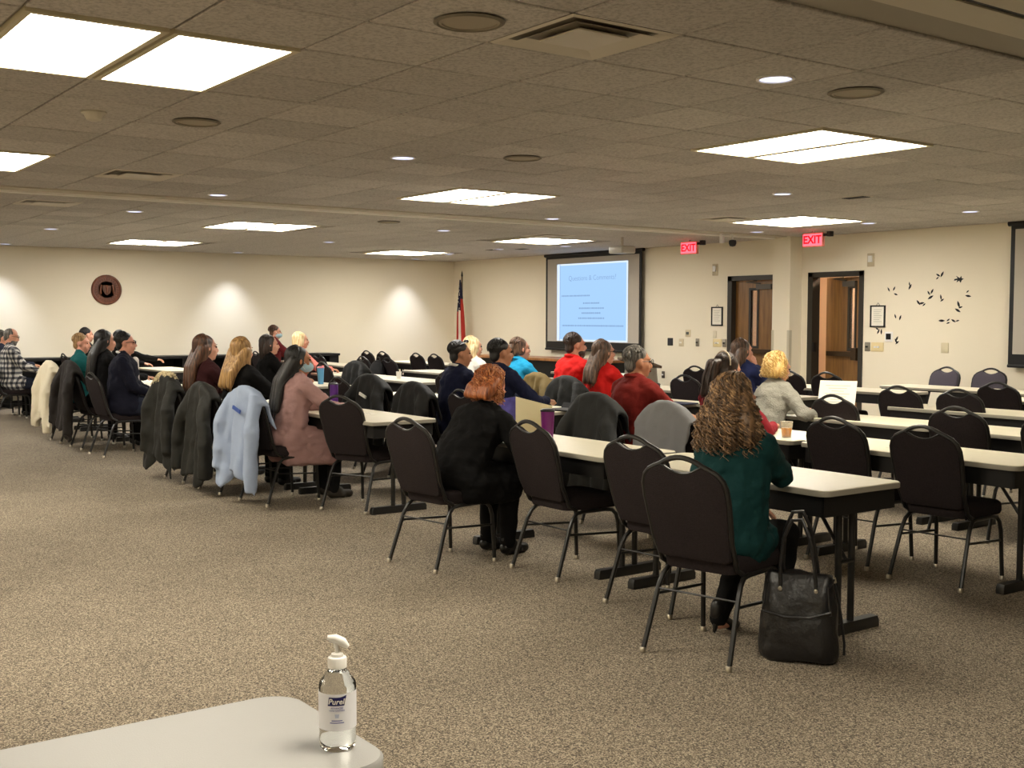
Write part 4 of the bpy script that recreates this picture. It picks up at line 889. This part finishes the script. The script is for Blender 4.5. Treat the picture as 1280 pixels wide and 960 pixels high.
HL={'hair_curly_brown':hairmat('curly_light',(.5,.38,.26),(.72,.58,.42)),'hair_auburn':hairmat('auburn_light',(.66,.38,.2),(.85,.6,.38)),'hair_golden':hairmat('golden_light',(.9,.74,.45),(1,.93,.72))}
def ik(S,T,l1,l2,pole):
    S=Vector(S);T=Vector(T); d=T-S; L=min(d.length,(l1+l2)*.995); dn=d.normalized(); T=S+dn*L
    a=(l1*l1-l2*l2+L*L)/(2*L); h=math.sqrt(max(l1*l1-a*a,0)); p=Vector(pole); p=(p-dn*p.dot(dn)).normalized()
    return S+dn*a+p*h, T
def hand_parts(mb,W,d,nrm,side,curl=.5,k=1.0):
    """palm and five fingers; W wrist, d pointing direction, nrm back-of-hand normal, side = +1 thumb towards d x nrm"""
    d=Vector(d).normalized(); nrm=Vector(nrm); nrm=(nrm-d*nrm.dot(d)).normalized(); sd=d.cross(nrm)*side
    def pt(a,b,c): return W+(d*a+sd*b+nrm*c)*k
    for b in (-.026,-.009,.009,.026): mb.capsule(pt(.012,b*.7,0),pt(.082,b,0),.016*k,.0125*k,8)
    for b,L in ((.028,.070),(.0095,.079),(-.0095,.073),(-.028,.057)):
        p0=pt(.082,b,0); a1=curl*.6; a2=curl*1.5
        p1=p0+(d*math.cos(a1)-nrm*math.sin(a1))*L*.5*k; p2=p1+(d*math.cos(a2)-nrm*math.sin(a2))*L*.5*k
        mb.capsule(p0,p1,.0098*k,.009*k,7); mb.capsule(p1,p2,.009*k,.0075*k,7)
    t0=pt(.02,.026,-.004); t1=t0+(d*.65+sd*.75-nrm*.15).normalized()*.036*k; t2=t1+(d*.95+sd*.25-nrm*.25).normalized()*.032*k
    mb.capsule(t0,t1,.014*k,.0115*k,7); mb.capsule(t1,t2,.011*k,.0085*k,7)

def hair_build(body,Hm,style,hm,seed,spine_y,scale,len_=None,n=None,rad=None):
    r=random.Random(seed); mb=MB(); H3=Hm.to_3x3()
    def hp(x,y,z): return Hm@Vector((x,y,z))
    cap_c=Vector((0,-.027,.043)); cap_r=Vector((.083,.096,.084))
    longs=style in('long','curly','bob','bun','pony','wavy')
    if style=='short': cap_c=Vector((0,-.024,.045)); cap_r=Vector((.080,.095,.081))
    if style=='thin': cap_c=Vector((0,-.024,.03)); cap_r=Vector((.079,.092,.085))
    mb.ell(hp(*cap_c),cap_r,Hm,20,12)
    mb.ell(hp(0,-.06,-.025),(.066,.045,.06),Hm)
    if style in('bob','long','curly','wavy','pony','bun'):
        for s in (1,-1): mb.ell(hp(s*.068,-.018,-.012),(.021,.05,.062),Hm)
        if style=='long':
            for s in (1,-1): mb.capsule(hp(s*.07,-.02,.02),hp(s*.074,-.05,-.13),.024,.03)
    L=len_ or {'short':.05,'thin':.03,'bob':.2,'long':.42,'curly':.23,'wavy':.2,'bun':.1,'pony':.1}[style]
    base=hp(0,-.07,-.05)
    if style in('long','curly'):
        for xo in ((-.055,0,.055) if style=='long' else ()):
            p=hp(xo,-.06,0); q=Vector((p.x*.95,min(base.y,spine_y(base.z-.12)-.02),base.z-.13)); e=Vector((xo*1.25,spine_y(base.z-L*.8)-.035,base.z-L*.82))
            mb.capsule(p,q,.055,.048 if style=='long' else .06); mb.capsule(q,e,.048 if style=='long' else .06,.03)
    if style=='curly':
        for xo in (-.12,-.06,0,.06,.12): kL=min(1,L/.23); mb.capsule(hp(xo*.6,-.05,.03),hp(xo*(.55+.55*kL),-.075,-.02-.07*kL),.052,.052); mb.capsule(hp(xo*(.55+.55*kL),-.075,-.02-.07*kL),hp(xo*(.55+.75*kL),-.08,-.03-.15*kL),.052,.035)
    if style=='bob' or style=='wavy':
        for xo in (-.055,0,.055): mb.capsule(hp(xo,-.05,0),hp(xo*1.1,-.06,-L*.55),.045,.04)
        for s in (1,-1): mb.capsule(hp(s*.068,-.01,.01),hp(s*.07,.005,-L*.45),.024,.018)
    if style=='bun': mb.ell(hp(0,-.142,.0),(.048,.042,.046),Hm)
    if style=='pony':
        for xo in (-.02,.02): mb.capsule(hp(xo,-.09,.05),hp(xo,-.145,.02),.028,.035); mb.capsule(hp(xo,-.145,.02),hp(xo*1.5,-.15,-.2),.04,.03)
    ho=mb.build('hair',hm,body); remesh(ho,.011,3)
    # strands
    sb=MB(); azm={'short':2.2,'thin':1.6,'bob':1.75,'long':1.65,'curly':1.75,'wavy':1.8,'bun':1.9,'pony':1.9}[style]
    n=n or {'short':300,'thin':140,'bob':170,'long':190,'curly':820,'wavy':420,'bun':130,'pony':150}[style]
    rad=rad or {'short':.0068,'thin':.004,'bob':.007,'long':.0075,'curly':.0052,'wavy':.0075,'bun':.006,'pony':.006}[style]
    curl={'curly':.015,'wavy':.02}.get(style,.002)
    for k in range(n):
        az=r.uniform(-azm,azm); phi=r.uniform(.05,1.25); swirl=r.uniform(-.12,.12)
        front=abs(az)>1.5
        if style in('short','thin'): phi=r.uniform(.0,1.5)
        Ls=L*r.uniform(.8,1.08); p_=[]; ph=r.uniform(0,6.28); w=r.uniform(38,60) if style!='curly' else r.uniform(95,150)
        s_=0; step=.022 if style!='curly' else .0085; az0=az; pos=None; stage=0; out=1.0+r.uniform(0,.06)+(.28*r.random() if style=='curly' else .12*r.random() if style=='wavy' else 0)
        tot=(.0 if style in('short','thin') else .12)+Ls if style not in('bun',) else .16
        if style in('short','thin'): tot=.055 if style=='short' else .03
        while s_<tot:
            if stage==0:
                aa=az; q=Vector((math.sin(phi)*math.sin(aa)*cap_r.x,-math.sin(phi)*math.cos(aa)*cap_r.y,math.cos(phi)*cap_r.z))*out
                pos=hp(*(cap_c+q)); phi+=step/.09
                if style in('short','thin'): az+=swirl; out+=.012*r.random()
                if style in('bun','pony'):
                    az*=.86
                else:
                    az+= (-.10 if az>0 else .10)*max(0,abs(az)-1.4)
                if style in('short','thin') and phi>(2.2 if abs(az)<1.0 else 1.75-.5*max(0,abs(az)-1.2)): break
                if style in('bun','pony') and phi>1.7: break
                if phi>1.75 and style not in('short','thin'): stage=1
            else:
                side=Vector((math.sin(az),-math.cos(az)*.6,0)); sp={'curly':1.0,'wavy':.2}.get(style,.04)
                dv=Vector((0,0,-1))+H3@side*sp*max(0,1-(s_/tot)*1.1)
                pos=pos+dv.normalized()*step
                if pos.z<base.z-.05 and style=='long':
                    yb=spine_y(pos.z)-.03-.03*r.random()
                    if pos.y>yb: pos=Vector((pos.x,pos.y+(yb-pos.y)*.4,pos.z))
            c=curl*min(1,s_/.1)
            o=Vector((math.cos(w*s_+ph),math.sin(w*s_+ph),.4*math.sin(w*s_*.7+ph)))*c
            p_.append(pos+o); s_+=step
        if len(p_)<3: continue
        m=len(p_); rs=[rad*(1-.75*(i/(m-1))**2.2) for i in range(m)]
        sb.tube(p_,rs,4,mi=(1 if style in('curly','wavy') and r.random()<.3 else 0))
    if style=='bun':
        for k in range(14):
            a0=r.uniform(0,6); pts=[hp(.044*math.cos(a0+t*.5),-.15+.02*math.sin(a0*3+t),.0+.036*math.sin(a0+t*.5)) for t in range(7)]; sb.tube(pts,.008,5)
    if style=='pony':
        for k in range(40):
            x0,y0=r.uniform(-.05,.05),r.uniform(-.03,.03); sb.tube([hp(x0*.4,-.10,.05),hp(x0*.8,-.15+y0,.03),hp(x0,-.165+y0,-.08),hp(x0*1.2,-.15+y0,-.22-r.uniform(0,.06))],[.007,.009,.008,.002],5)
    so=sb.build('hair_strands',[hm,HL.get(hm.name,hm)],ho,ang=180); so['kind']='stuff'
    return ho

PEOPLE=[]
def person(label,x,y,rz=0,s=1.0,lean=6,lean2=4,hy=0,hp=0,hr=0,bulk=1.0,fem=True,skin=SK_LIGHT,hair=('short',H_BLACK),top=None,bottom=None,shoe=None,R=('table',),Lh=('table',),vox=.012,extras=(),coatlen='hip',knee=.42,toe=0,hlen=None,garment='jacket',collar=None,heels=False,hn=None,z0=0,sleeve=None,splay=0):
    o_name='person'
    A=math.radians
    pel=Vector((0,-.02,.555)); d1=Vector((0,math.sin(A(lean)),math.cos(A(lean)))); d2=Vector((0,math.sin(A(lean+lean2)),math.cos(A(lean+lean2))))
    waist=pel+d1*.17; chest=waist+d2*.20; neck=chest+d2*.145; hc=neck+(d2*.5+Vector((0,.10,1))).normalized()*.155
    def spine_y(z):
        if z>neck.z: return neck.y-.08
        t=(z-pel.z)/(neck.z-pel.z); t=max(0,min(1,t)); return pel.y+(neck.y-pel.y)*t-.115*bulk
    Hm=Matrix.Translation(hc)@Matrix.Rotation(A(hy),4,'Z')@Matrix.Rotation(A(-hp),4,'X')@Matrix.Rotation(A(hr),4,'Y')
    def H(x_,y_,z_): return Hm@Vector((x_,y_,z_))
    sw=.165 if fem else .19
    joints={}
    for sd,arm in ((1,R),(-1,Lh)):
        S=neck+Vector((sd*sw,-.005,-.055))
        kind=arm[0]
        T={'table':Vector((sd*.16,.46,.80)),'lap':Vector((sd*.07,.30,.665)),'chin':Hm@Vector((sd*.03,.13,-.15)),'phone':Vector((sd*.08,.32,.80)),'clasp':Vector((sd*.045,.34,1.0)),'write':Vector((sd*.12,.50,.79)),'out':Vector((sd*.2,.62,.86)),'fold':Vector((sd*-.03,.30,.80))}.get(kind) if isinstance(kind,str) else Vector(kind)
        if len(arm)>1: T=Vector(arm[1])
        pole={'chin':(sd*.5,.2,-1),'clasp':(sd*.8,0,-1)}.get(kind,(sd*.75,-.45,-.6))
        E,Wr=ik(S,T,.285,.25,pole); joints[sd]=(S,E,Wr,kind)
    legs={}
    for sd in (1,-1):
        hip=pel+Vector((sd*.088*bulk**.5,.0,-.015)); kn=Vector((sd*(.105 if fem else .14),knee,.535)); an=Vector((kn.x+sd*splay,knee-.03+toe,.085)); legs[sd]=(hip,kn,an)
    B=bulk
    def torso(mb,e,fat=1):
        mb.ell(pel+Vector((0,0,.0)),(.175*B+e,.135*B+e,.115+e)); mb.ell(waist+Vector((0,.012*(B-1)*8,0)),((.145 if fem else .155)*B+e,.115*B**1.3+e,.15+e))
        mb.ell(chest,((.155 if fem else .172)*B+e,.115*B+e,.165+e)); 
        mb.capsule(pel,chest,.125*B+e,.112*B+e); mb.capsule(pel+Vector((.05*B,0,0)),chest+Vector((.06*B,0,0)),.115*B+e,.095*B+e); mb.capsule(pel+Vector((-.05*B,0,0)),chest+Vector((-.06*B,0,0)),.115*B+e,.095*B+e)
        if fem:
            for q in (1,-1): mb.ell(chest+Vector((q*.07*B,.085*B,-.02)),(.065*B+e*.5,.06*B+e*.5,.065*B+e*.5))
        mb.capsule(joints[1][0]+Vector((-.03,0,0)),joints[-1][0]+Vector((.03,0,0)),.062*B**.4+e,.062*B**.4+e)
        for q in (1,-1): mb.capsule(neck+Vector((q*.03,-.01,.02)),joints[q][0],.048+e,.058+e)
    def armparts(mb,sd,e,frac=1.0,cuff=0):
        S,E,Wr,_=joints[sd]; bb=B**.6
        mb.capsule(S,E,.054*bb+e,.043*bb+e)
        if frac>0: mb.capsule(E,E.lerp(Wr,frac),.042*bb+e,(.032-.006*frac)*bb**.5+e+cuff)
    # --- body (skin), one surface
    mb=MB(); torso(mb,0)
    for sd in (1,-1):
        armparts(mb,sd,0)
        S,E,Wr,kind=joints[sd]; fd=(Wr-E).normalized()
        if kind in('chin','clasp'): hd=Vector((-sd*.35,.1,1)); nr=Vector((sd*.9,.3,.2)); cu=.9
        elif kind=='lap': hd=Vector((-sd*.7,.6,-.35)); nr=Vector((0,.25,1)); cu=.6
        elif kind=='phone': hd=(fd+Vector((-sd*.5,.3,.1))); nr=Vector((sd*.7,.2,.5)); cu=.9
        else: hd=(fd+Vector((-sd*.35,.5,-.1))); nr=Vector((0,0,1)); cu=.55
        hand_parts(mb,Wr,hd,nr,1 if sd==-1 else -1,cu,1.0)
    for sd in (1,-1):
        hip,kn,an=legs[sd]; mb.capsule(hip,kn,.085*B,.06*B**.5); mb.capsule(kn,kn.lerp(an,.35),.056*B**.5,.054*B**.5); mb.capsule(kn.lerp(an,.35),an,.053*B**.5,.036); mb.capsule(an+Vector((0,0,-.03)),an+Vector((0,.11,-.05)),.032,.022)
    mb.capsule(neck+Vector((0,0,-.04)),H(0,-.012,-.06),.058 if fem else .066,.052 if fem else .062)
    mb.ell(H(0,-.012,.032),(.074,.092,.084),Hm,18,12); mb.ell(H(0,.026,-.04),(.06,.068,.076),Hm,16,11); mb.ell(H(0,.058,-.094),(.032,.03,.024),Hm); mb.ell(H(0,.02,-.075),(.054,.055,.035),Hm)
    mb.capsule(H(0,.086,.012),H(0,.108,-.028),.0105,.0155,8); mb.ell(H(0,.1,-.033),(.019,.014,.011),Hm)
    mb.capsule(H(-.034,.078,.028),H(.034,.078,.028),.013,.013,8); mb.ell(H(0,.087,-.064),(.025,.013,.012),Hm)
    for q in (1,-1):
        mb.ell(H(q*.08,-.004,-.010),(.011,.021,.033),Hm@Matrix.Rotation(q*.25,4,'Z')); mb.ell(H(q*.038,.062,-.03),(.024,.02,.024),Hm)
    body=mb.build(o_name,skin); tag(body,label,'person'); remesh(body,vox,3)
    body.location=(x,y,z0); body.rotation_euler=(0,0,A(rz)); body.scale=(s,s,s)
    # --- face details
    for q in (1,-1):
        MB().ell(H(q*.031,.0835,.008),(.0125,.008,.0075),Hm,10,6).build('eye',M_EYE,body)
        MB().capsule(H(q*.018,.0915,.03),H(q*.046,.084,.032),.0045,.003,6).build('eyebrow',hair[1],body)
    MB().ell(H(0,.0985,-.064),(.022,.005,.0065),Hm,10,6).build('mouth',M_LIP,body)
    # --- clothes
    gm=MB(); torso(gm,.014)
    for sd in (1,-1):
        fr=.93 if sleeve is None else sleeve
        armparts(gm,sd,.013,fr,.004 if garment in('jacket','coat','blazer') else 0)
    hem={'hip':.13,'short':.0,'thigh':.27,'dress':.43}[coatlen]
    if hem:
        for sd in (1,-1):
            hip,kn,an=legs[sd]; t=min(1,hem/.43); e_=hip.lerp(kn,t); gm.capsule(hip,e_,.10*B+.012,(.10-.022*t)*B**.5+.014)
        if coatlen in('thigh','dress'):
            h1=legs[1][0].lerp(legs[1][1],min(1,hem/.43)); h2=legs[-1][0].lerp(legs[-1][1],min(1,hem/.43)); gm.capsule(h1,h2,.085,.085); gm.capsule((legs[1][0]+legs[-1][0])/2,(h1+h2)/2,.11*B,.085)
        if coatlen=='dress':
            for sd in (1,-1): kn=legs[sd][1]; gm.capsule(kn,kn+Vector((0,.0,-.10)),.085,.08)
        gm.ell(pel+Vector((0,-.03,-.01)),(.19*B,.145*B,.105))
        if coatlen=='dress':
            for sd in (1,-1):
                for zz in ((.52,.47,.42,.37) if garment=='dress' else (.52,.48,.44)): gm.capsule((sd*(.15*B),-.07,zz),(sd*(.15*B+.01),.33,zz-.01),.055,.055)
    gm.capsule(neck+Vector((0,-.02,-.02)),neck+Vector((0,-.015,.035)),.07,.064)
    go=gm.build(garment,top,body); remesh(go,.0105 if vox<.008 else .0145,7,.03,.065)
    if collar:
        cb=MB(); n=14; ring=[neck+Vector((.075*math.sin(2*PI*k/n),-.015+.065*math.cos(2*PI*k/n),.04-.02*math.cos(2*PI*k/n))) for k in range(n)]; cb.tube(ring,.013,8,closed=True); cb.build('collar',collar,body)
    if bottom:
        bm_=MB(); bm_.ell(pel+Vector((0,0,-.01)),(.178*B+.006,.138*B+.006,.10))
        for sd in (1,-1):
            hip,kn,an=legs[sd]; bm_.capsule(hip,kn,.088*B+.006,.066*B**.5+.006); bm_.capsule(kn,an+Vector((0,0,.0)),.064*B**.5+.006,.056 if not heels else .05)
        bo=bm_.build('trousers',bottom,body); remesh(bo,.017,3,.016,.09)
    if shoe:
        for sd in (1,-1):
            an=legs[sd][2]; sm=MB()
            if heels:
                sm.capsule(an+Vector((0,.01,-.005)),an+Vector((0,.10,-.052)),.034,.028); sm.capsule(an+Vector((0,.10,-.058)),an+Vector((0,.16,-.062)),.03,.022); sm.capsule(an+Vector((0,-.02,.0)),an+Vector((0,-.035,-.065)),.022,.012); sm.capsule(an+Vector((0,-.01,.02)),an+Vector((0,0,.06)),.042,.045)
            else:
                sm.capsule(an+Vector((0,-.02,-.04)),an+Vector((0,.15,-.05)),.043,.035); sm.capsule(an+Vector((0,-.01,.02)),an+Vector((0,.05,-.03)),.045,.042); sm.capsule(an+Vector((.02,.08,-.055)),an+Vector((-.02,.08,-.055)),.03,.03)
            so=sm.build('shoe',shoe,body); remesh(so,.012 if vox>.008 else .009,2)
    if hair: hair_build(body,Hm,hair[0],hair[1],sum(map(ord,label))%997,spine_y,s,hlen,hn)
    for ex in extras:
        if ex=='glasses':
            gb=MB()
            for q in (1,-1):
                gb.tube([H(q*.033+.024*math.cos(a),.103,.008+.018*math.sin(a)) for a in [2*PI*k/14 for k in range(14)]],.0026,6,closed=True); gb.tube([H(q*.057,.1,.012),H(q*.078,.06,.012),H(q*.081,.0,.008)],.0024,6)
            gb.tube([H(-.009,.104,.01),H(.009,.104,.01)],.0024,6); gb.build('glasses',M_GLASS,body)
        elif ex=='mask':
            kb=MB(); kb.ell(H(0,.04,-.055),(.068,.082,.052),Hm,20,12); mk=kb.build('face_mask',mat('mask_blue',(.66,.79,.84),.8),body)
            lb=MB()
            for q in (1,-1): lb.tube([H(q*.064,.05,-.03),H(q*.082,.0,.012),H(q*.084,-.018,-.012),H(q*.064,.04,-.075)],.0022,5)
            lb.build('ear_loop',M_WHITEPLASTIC,mk)
        elif ex=='beard':
            kb=MB(); kb.ell(H(0,.034,-.075),(.064,.066,.05),Hm); kb.ell(H(0,.066,-.1),(.036,.03,.028),Hm); kb.capsule(H(-.02,.098,-.052),H(.02,.098,-.052),.007,.007); b2=kb.build('beard',hair[1],body); remesh(b2,.009,2)
        elif ex=='headband':
            kb=MB(); kb.tube([H(.088*math.sin(a),-.06-.02*math.cos(a),.045+.088*math.cos(a)) for a in [-1.7+3.4*k/14 for k in range(15)]],.006,6); kb.build('headband',mat('headband',(.78,.7,.6),.4),body)
        elif ex=='shirt':
            kb=MB(); kb.capsule(chest+Vector((0,.115*B-.03,.11)),waist+Vector((0,.12*B-.002,.06)),.04,.022); kb.build('shirt_front',mat('shirt_white',(.9,.88,.86),.7),body)
        elif ex=='cuffs':
            for sd in (1,-1):
                S,E,Wr,_=joints[sd]; kb=MB(); kb.capsule(E.lerp(Wr,.9),E.lerp(Wr,1.0),.036,.036); kb.build('shirt_cuff',mat('shirt_white',(.9,.88,.86),.7),body)
        elif ex=='clip':
            kb=MB(); kb.ell(H(0,-.115,.05),(.03,.012,.018),Hm); kb.build('hair_clip',mat('clip_grey',(.45,.42,.38),.3),body)
        elif ex=='sunglasses':
            kb=MB()
            for q in (1,-1): kb.ell(H(q*.035,.055,.118),(.028,.014,.016),Hm)
            kb.tube([H(-.06,.05,.115),H(-.075,-.02,.09)],.003,5); kb.tube([H(.06,.05,.115),H(.075,-.02,.09)],.003,5); kb.tube([H(-.01,.06,.12),H(.01,.06,.12)],.004,5); kb.build('sunglasses',mat('sunglass',(.08,.08,.09),.1),body)
    return body
C_TEAL=cloth('teal',(.08,.22,.222)); C_BLK=cloth('black',(.055,.053,.055)); C_PINK=cloth('dusty_pink',(.67,.53,.52)); C_NAVY=cloth('navy',(.095,.11,.2)); C_NAVYS=cloth('navy_suit',(.1,.105,.16)); C_RED=cloth('red',(.8,.13,.12)); C_DRED=cloth('dark_red',(.45,.13,.11)); C_TURQ=cloth('turquoise',(.13,.55,.72)); C_MAROON=cloth('maroon',(.2,.09,.1)); C_KNIT=cloth('grey_knit',(.62,.61,.57),.95,.8,90); C_TEALG=cloth('teal_green',(.08,.33,.33)); C_CORAL=cloth('coral',(.88,.5,.46)); C_BLUE=cloth('blue',(.17,.2,.36)); C_ROSE=cloth('rose',(.55,.15,.19)); C_DENIM=cloth('denim',(.16,.18,.24)); C_WINE=cloth('wine_check',(.38,.12,.13)); C_WHITE=cloth('white',(.85,.83,.8))
S_BLK=mat('shoe_black',(.06,.055,.055),.35); S_BRN=mat('shoe_brown',(.33,.22,.16),.45); S_BOOT=mat('boot_olive',(.17,.145,.11),.7)
# ---- row nearest the camera
person('woman with long curly brown hair in a dark teal jacket seated nearest',-3.77,3.97,8,.95,7,3,hy=-8,hp=4,bulk=1.26,hair=('curly',H_BROWNC),top=C_TEAL,bottom=C_BLK,shoe=S_BLK,R=('chin',),Lh=('lap',(-.08,.34,.66)),vox=.0072,coatlen='hip',heels=True,garment='jacket',knee=.36,toe=-.16,splay=.06)
person('red haired woman in a long black coat bending over her table',-6.16,4.0,6,.97,22,19,hy=-5,hp=34,bulk=1.26,hair=('curly',H_RED),top=C_BLK,bottom=C_BLK,shoe=S_BLK,R=('write',),Lh=('table',),vox=.0072,coatlen='dress',garment='coat',hlen=.10,hn=380,knee=.4,skin=SK_PINK)
person('woman with long black hair, face mask and dusty pink dress',-9.02,4.17,-4,.98,10,3,hy=-14,hp=2,bulk=1.14,hair=('long',H_BLACK),top=C_PINK,bottom=C_BLK,shoe=S_BOOT,R=('write',(.2,.5,.80)),Lh=('write',(-.05,.5,.79)),vox=.0072,coatlen='dress',garment='dress',extras=('mask',),hlen=.46,skin=SK_TAN,knee=.40)
person('woman with straight blonde hair in a black top',-9.86,4.08,10,1.02,4,2,hy=25,hp=0,bulk=1.05,hair=('long',H_BLOND),top=C_BLK,bottom=C_BLK,shoe=S_BLK,garment='sweater',hlen=.30,hn=240)
person('woman with long straight brown hair in a dark maroon top',-10.73,4.07,2,1.03,4,2,hy=-4,hp=0,hair=('long',H_BROWN),top=C_MAROON,bottom=C_BLK,shoe=S_BLK,garment='sweater',hlen=.40,hn=240)
person('person with glasses and black hair in a navy suit, hands clasped',-13.12,4.06,-22,1.03,2,2,hy=0,hp=0,bulk=1.3,fem=False,hair=('short',H_BLACK),top=C_NAVYS,bottom=C_DENIM,shoe=S_BRN,R=('lap',),Lh=('lap',),vox=.009,extras=('glasses','shirt','cuffs'),garment='blazer',collar=mat('shirt_white',(.9,.88,.86),.7),skin=SK_PINK,knee=.40,toe=.0)
person('woman with very long black hair behind the navy suit',-14.02,4.08,0,1.04,5,2,hy=-5,hair=('long',H_BLACK),top=C_BLK,bottom=C_BLK,shoe=S_BLK,garment='sweater',hlen=.46)
person('person with light hair in a teal green jacket, turned sideways',-14.95,4.06,-15,1.0,4,2,hy=-20,hp=5,bulk=1.1,hair=('short',hairmat('sandy',(.5,.38,.24),(.72,.58,.4))),top=C_TEALG,bottom=C_BLK,shoe=S_BLK,skin=SK_PINK)
person('grey haired man with glasses in a black and white plaid shirt',-18.45,4.05,-12,1.03,-4,6,hy=-4,hp=14,bulk=1.18,fem=False,hair=('thin',H_GREY),top=M_PLAID,bottom=C_DENIM,shoe=S_BLK,R=('lap',(.1,.36,.72)),Lh=('lap',(-.05,.36,.72)),extras=('glasses','beard'),garment='shirt')
person('grey haired person cut by the left picture edge',-19.28,4.05,0,1.0,4,2,hair=('short',H_GREY),top=C_DENIM,bottom=C_BLK,shoe=S_BLK,fem=False)
# ---- second row
person('woman with brown ponytail in a rose red top, bent forward',-5.75,5.90,0,.98,12,6,hy=-8,hp=14,hair=('pony',H_DBROWN),top=C_ROSE,bottom=C_BLK,shoe=S_BLK,extras=('headband',),garment='sweater')
person('greying man with glasses in a dark red polo shirt',-6.5,5.80,-4,1.0,5,3,hy=-18,hp=2,bulk=1.18,fem=False,hair=('short',H_GREY),top=C_DRED,bottom=C_DENIM,shoe=S_BLK,extras=('glasses',),garment='polo_shirt',skin=SK_TAN,collar=C_DRED,sleeve=.0)
person('young man with black hair in navy beside the red haired woman',-8.30,5.80,0,1.02,6,3,hy=-14,bulk=1.08,fem=False,hair=('short',H_BLACK),top=C_NAVY,bottom=C_DENIM,shoe=S_BLK,garment='sweater',skin=SK_TAN)
person('man in a navy jacket with sunglasses pushed up on black hair',-9.02,5.82,-6,1.0,8,3,hy=-14,bulk=1.12,fem=False,hair=('short',H_BLACK),top=C_NAVY,bottom=C_DENIM,shoe=S_BLK,R=('clasp',),Lh=('clasp',),extras=('sunglasses',),garment='jacket',collar=C_WHITE,skin=SK_TAN)
person('woman with short dark brown hair in a black top',-13.15,5.78,-4,1.0,6,2,hy=-14,hair=('bob',H_DBROWN),top=C_BLK,bottom=C_BLK,shoe=S_BLK,garment='sweater',hlen=.15)
person('person with black hair reaching an arm over the table',-18.6,5.68,0,1.0,4,2,hair=('short',H_BLACK),top=C_BLK,bottom=C_BLK,shoe=S_BLK,R=('out',),fem=False)
person('person with black hair seated by the left wall',-20.3,5.62,0,1.02,4,2,hair=('short',H_BLACK),top=C_BLK,bottom=C_BLK,shoe=S_BLK,fem=False)
# ---- third row
person('woman with curly golden hair in a grey knit sweater reading a paper',-6.60,7.36,-10,.95,14,8,hy=-5,hp=12,bulk=1.1,hair=('curly',H_YELLOW),top=C_KNIT,bottom=C_BLK,shoe=S_BLK,R=('table',(.34,.40,.82)),Lh=('table',(.1,.42,.82)),garment='sweater',hlen=.06,hn=380)
person('woman with long brown hair and glasses in a red top',-8.58,7.24,-4,1.0,5,3,hy=-8,hair=('long',H_ASH),top=C_RED,bottom=C_BLK,shoe=S_BLK,extras=('glasses',),garment='blouse',hlen=.28)
person('bearded man with dark hair in a bright red shirt',-9.22,7.34,-4,1.05,9,4,hy=-14,bulk=1.12,fem=False,hair=('short',H_DBROWN),top=C_RED,bottom=C_BLK,shoe=S_BLK,extras=('beard',),garment='shirt',collar=C_RED)
person('woman with hair in a bun in a turquoise top',-10.1,7.33,-4,1.0,6,3,hy=-10,bulk=1.05,hair=('bun',H_ASH),top=C_TURQ,bottom=C_BLK,shoe=S_BLK,garment='blouse',collar=C_TURQ)
person('person with pale hair half hidden between the navy men',-10.95,7.3,0,1.0,5,3,hy=0,hair=('long',H_PALE),top=C_WHITE,bottom=C_BLK,shoe=S_BLK,garment='sweater',hlen=.3)
person('blonde woman in a coral sweater in the far third row',-15.45,7.3,-8,1.0,5,2,hy=-6,hair=('bob',H_PALE),top=C_CORAL,bottom=C_BLK,shoe=S_BLK,garment='sweater',hlen=.16)
# ---- fourth row
person('woman with long brown hair clipped back in a blue top',-8.25,8.84,0,1.0,5,2,hy=-14,hair=('long',H_ASH),top=C_BLUE,bottom=C_BLK,shoe=S_BLK,extras=('clip',),garment='blouse',R=('chin',),hlen=.34,skin=SK_PINK)
person('brown haired man wearing a face mask and dark red checked shirt',-19.8,8.87,-10,1.05,3,2,hy=-12,fem=False,hair=('short',H_BROWN),top=C_WINE,bottom=C_BLK,shoe=S_BLK,extras=('mask',),garment='shirt')
bake_all()
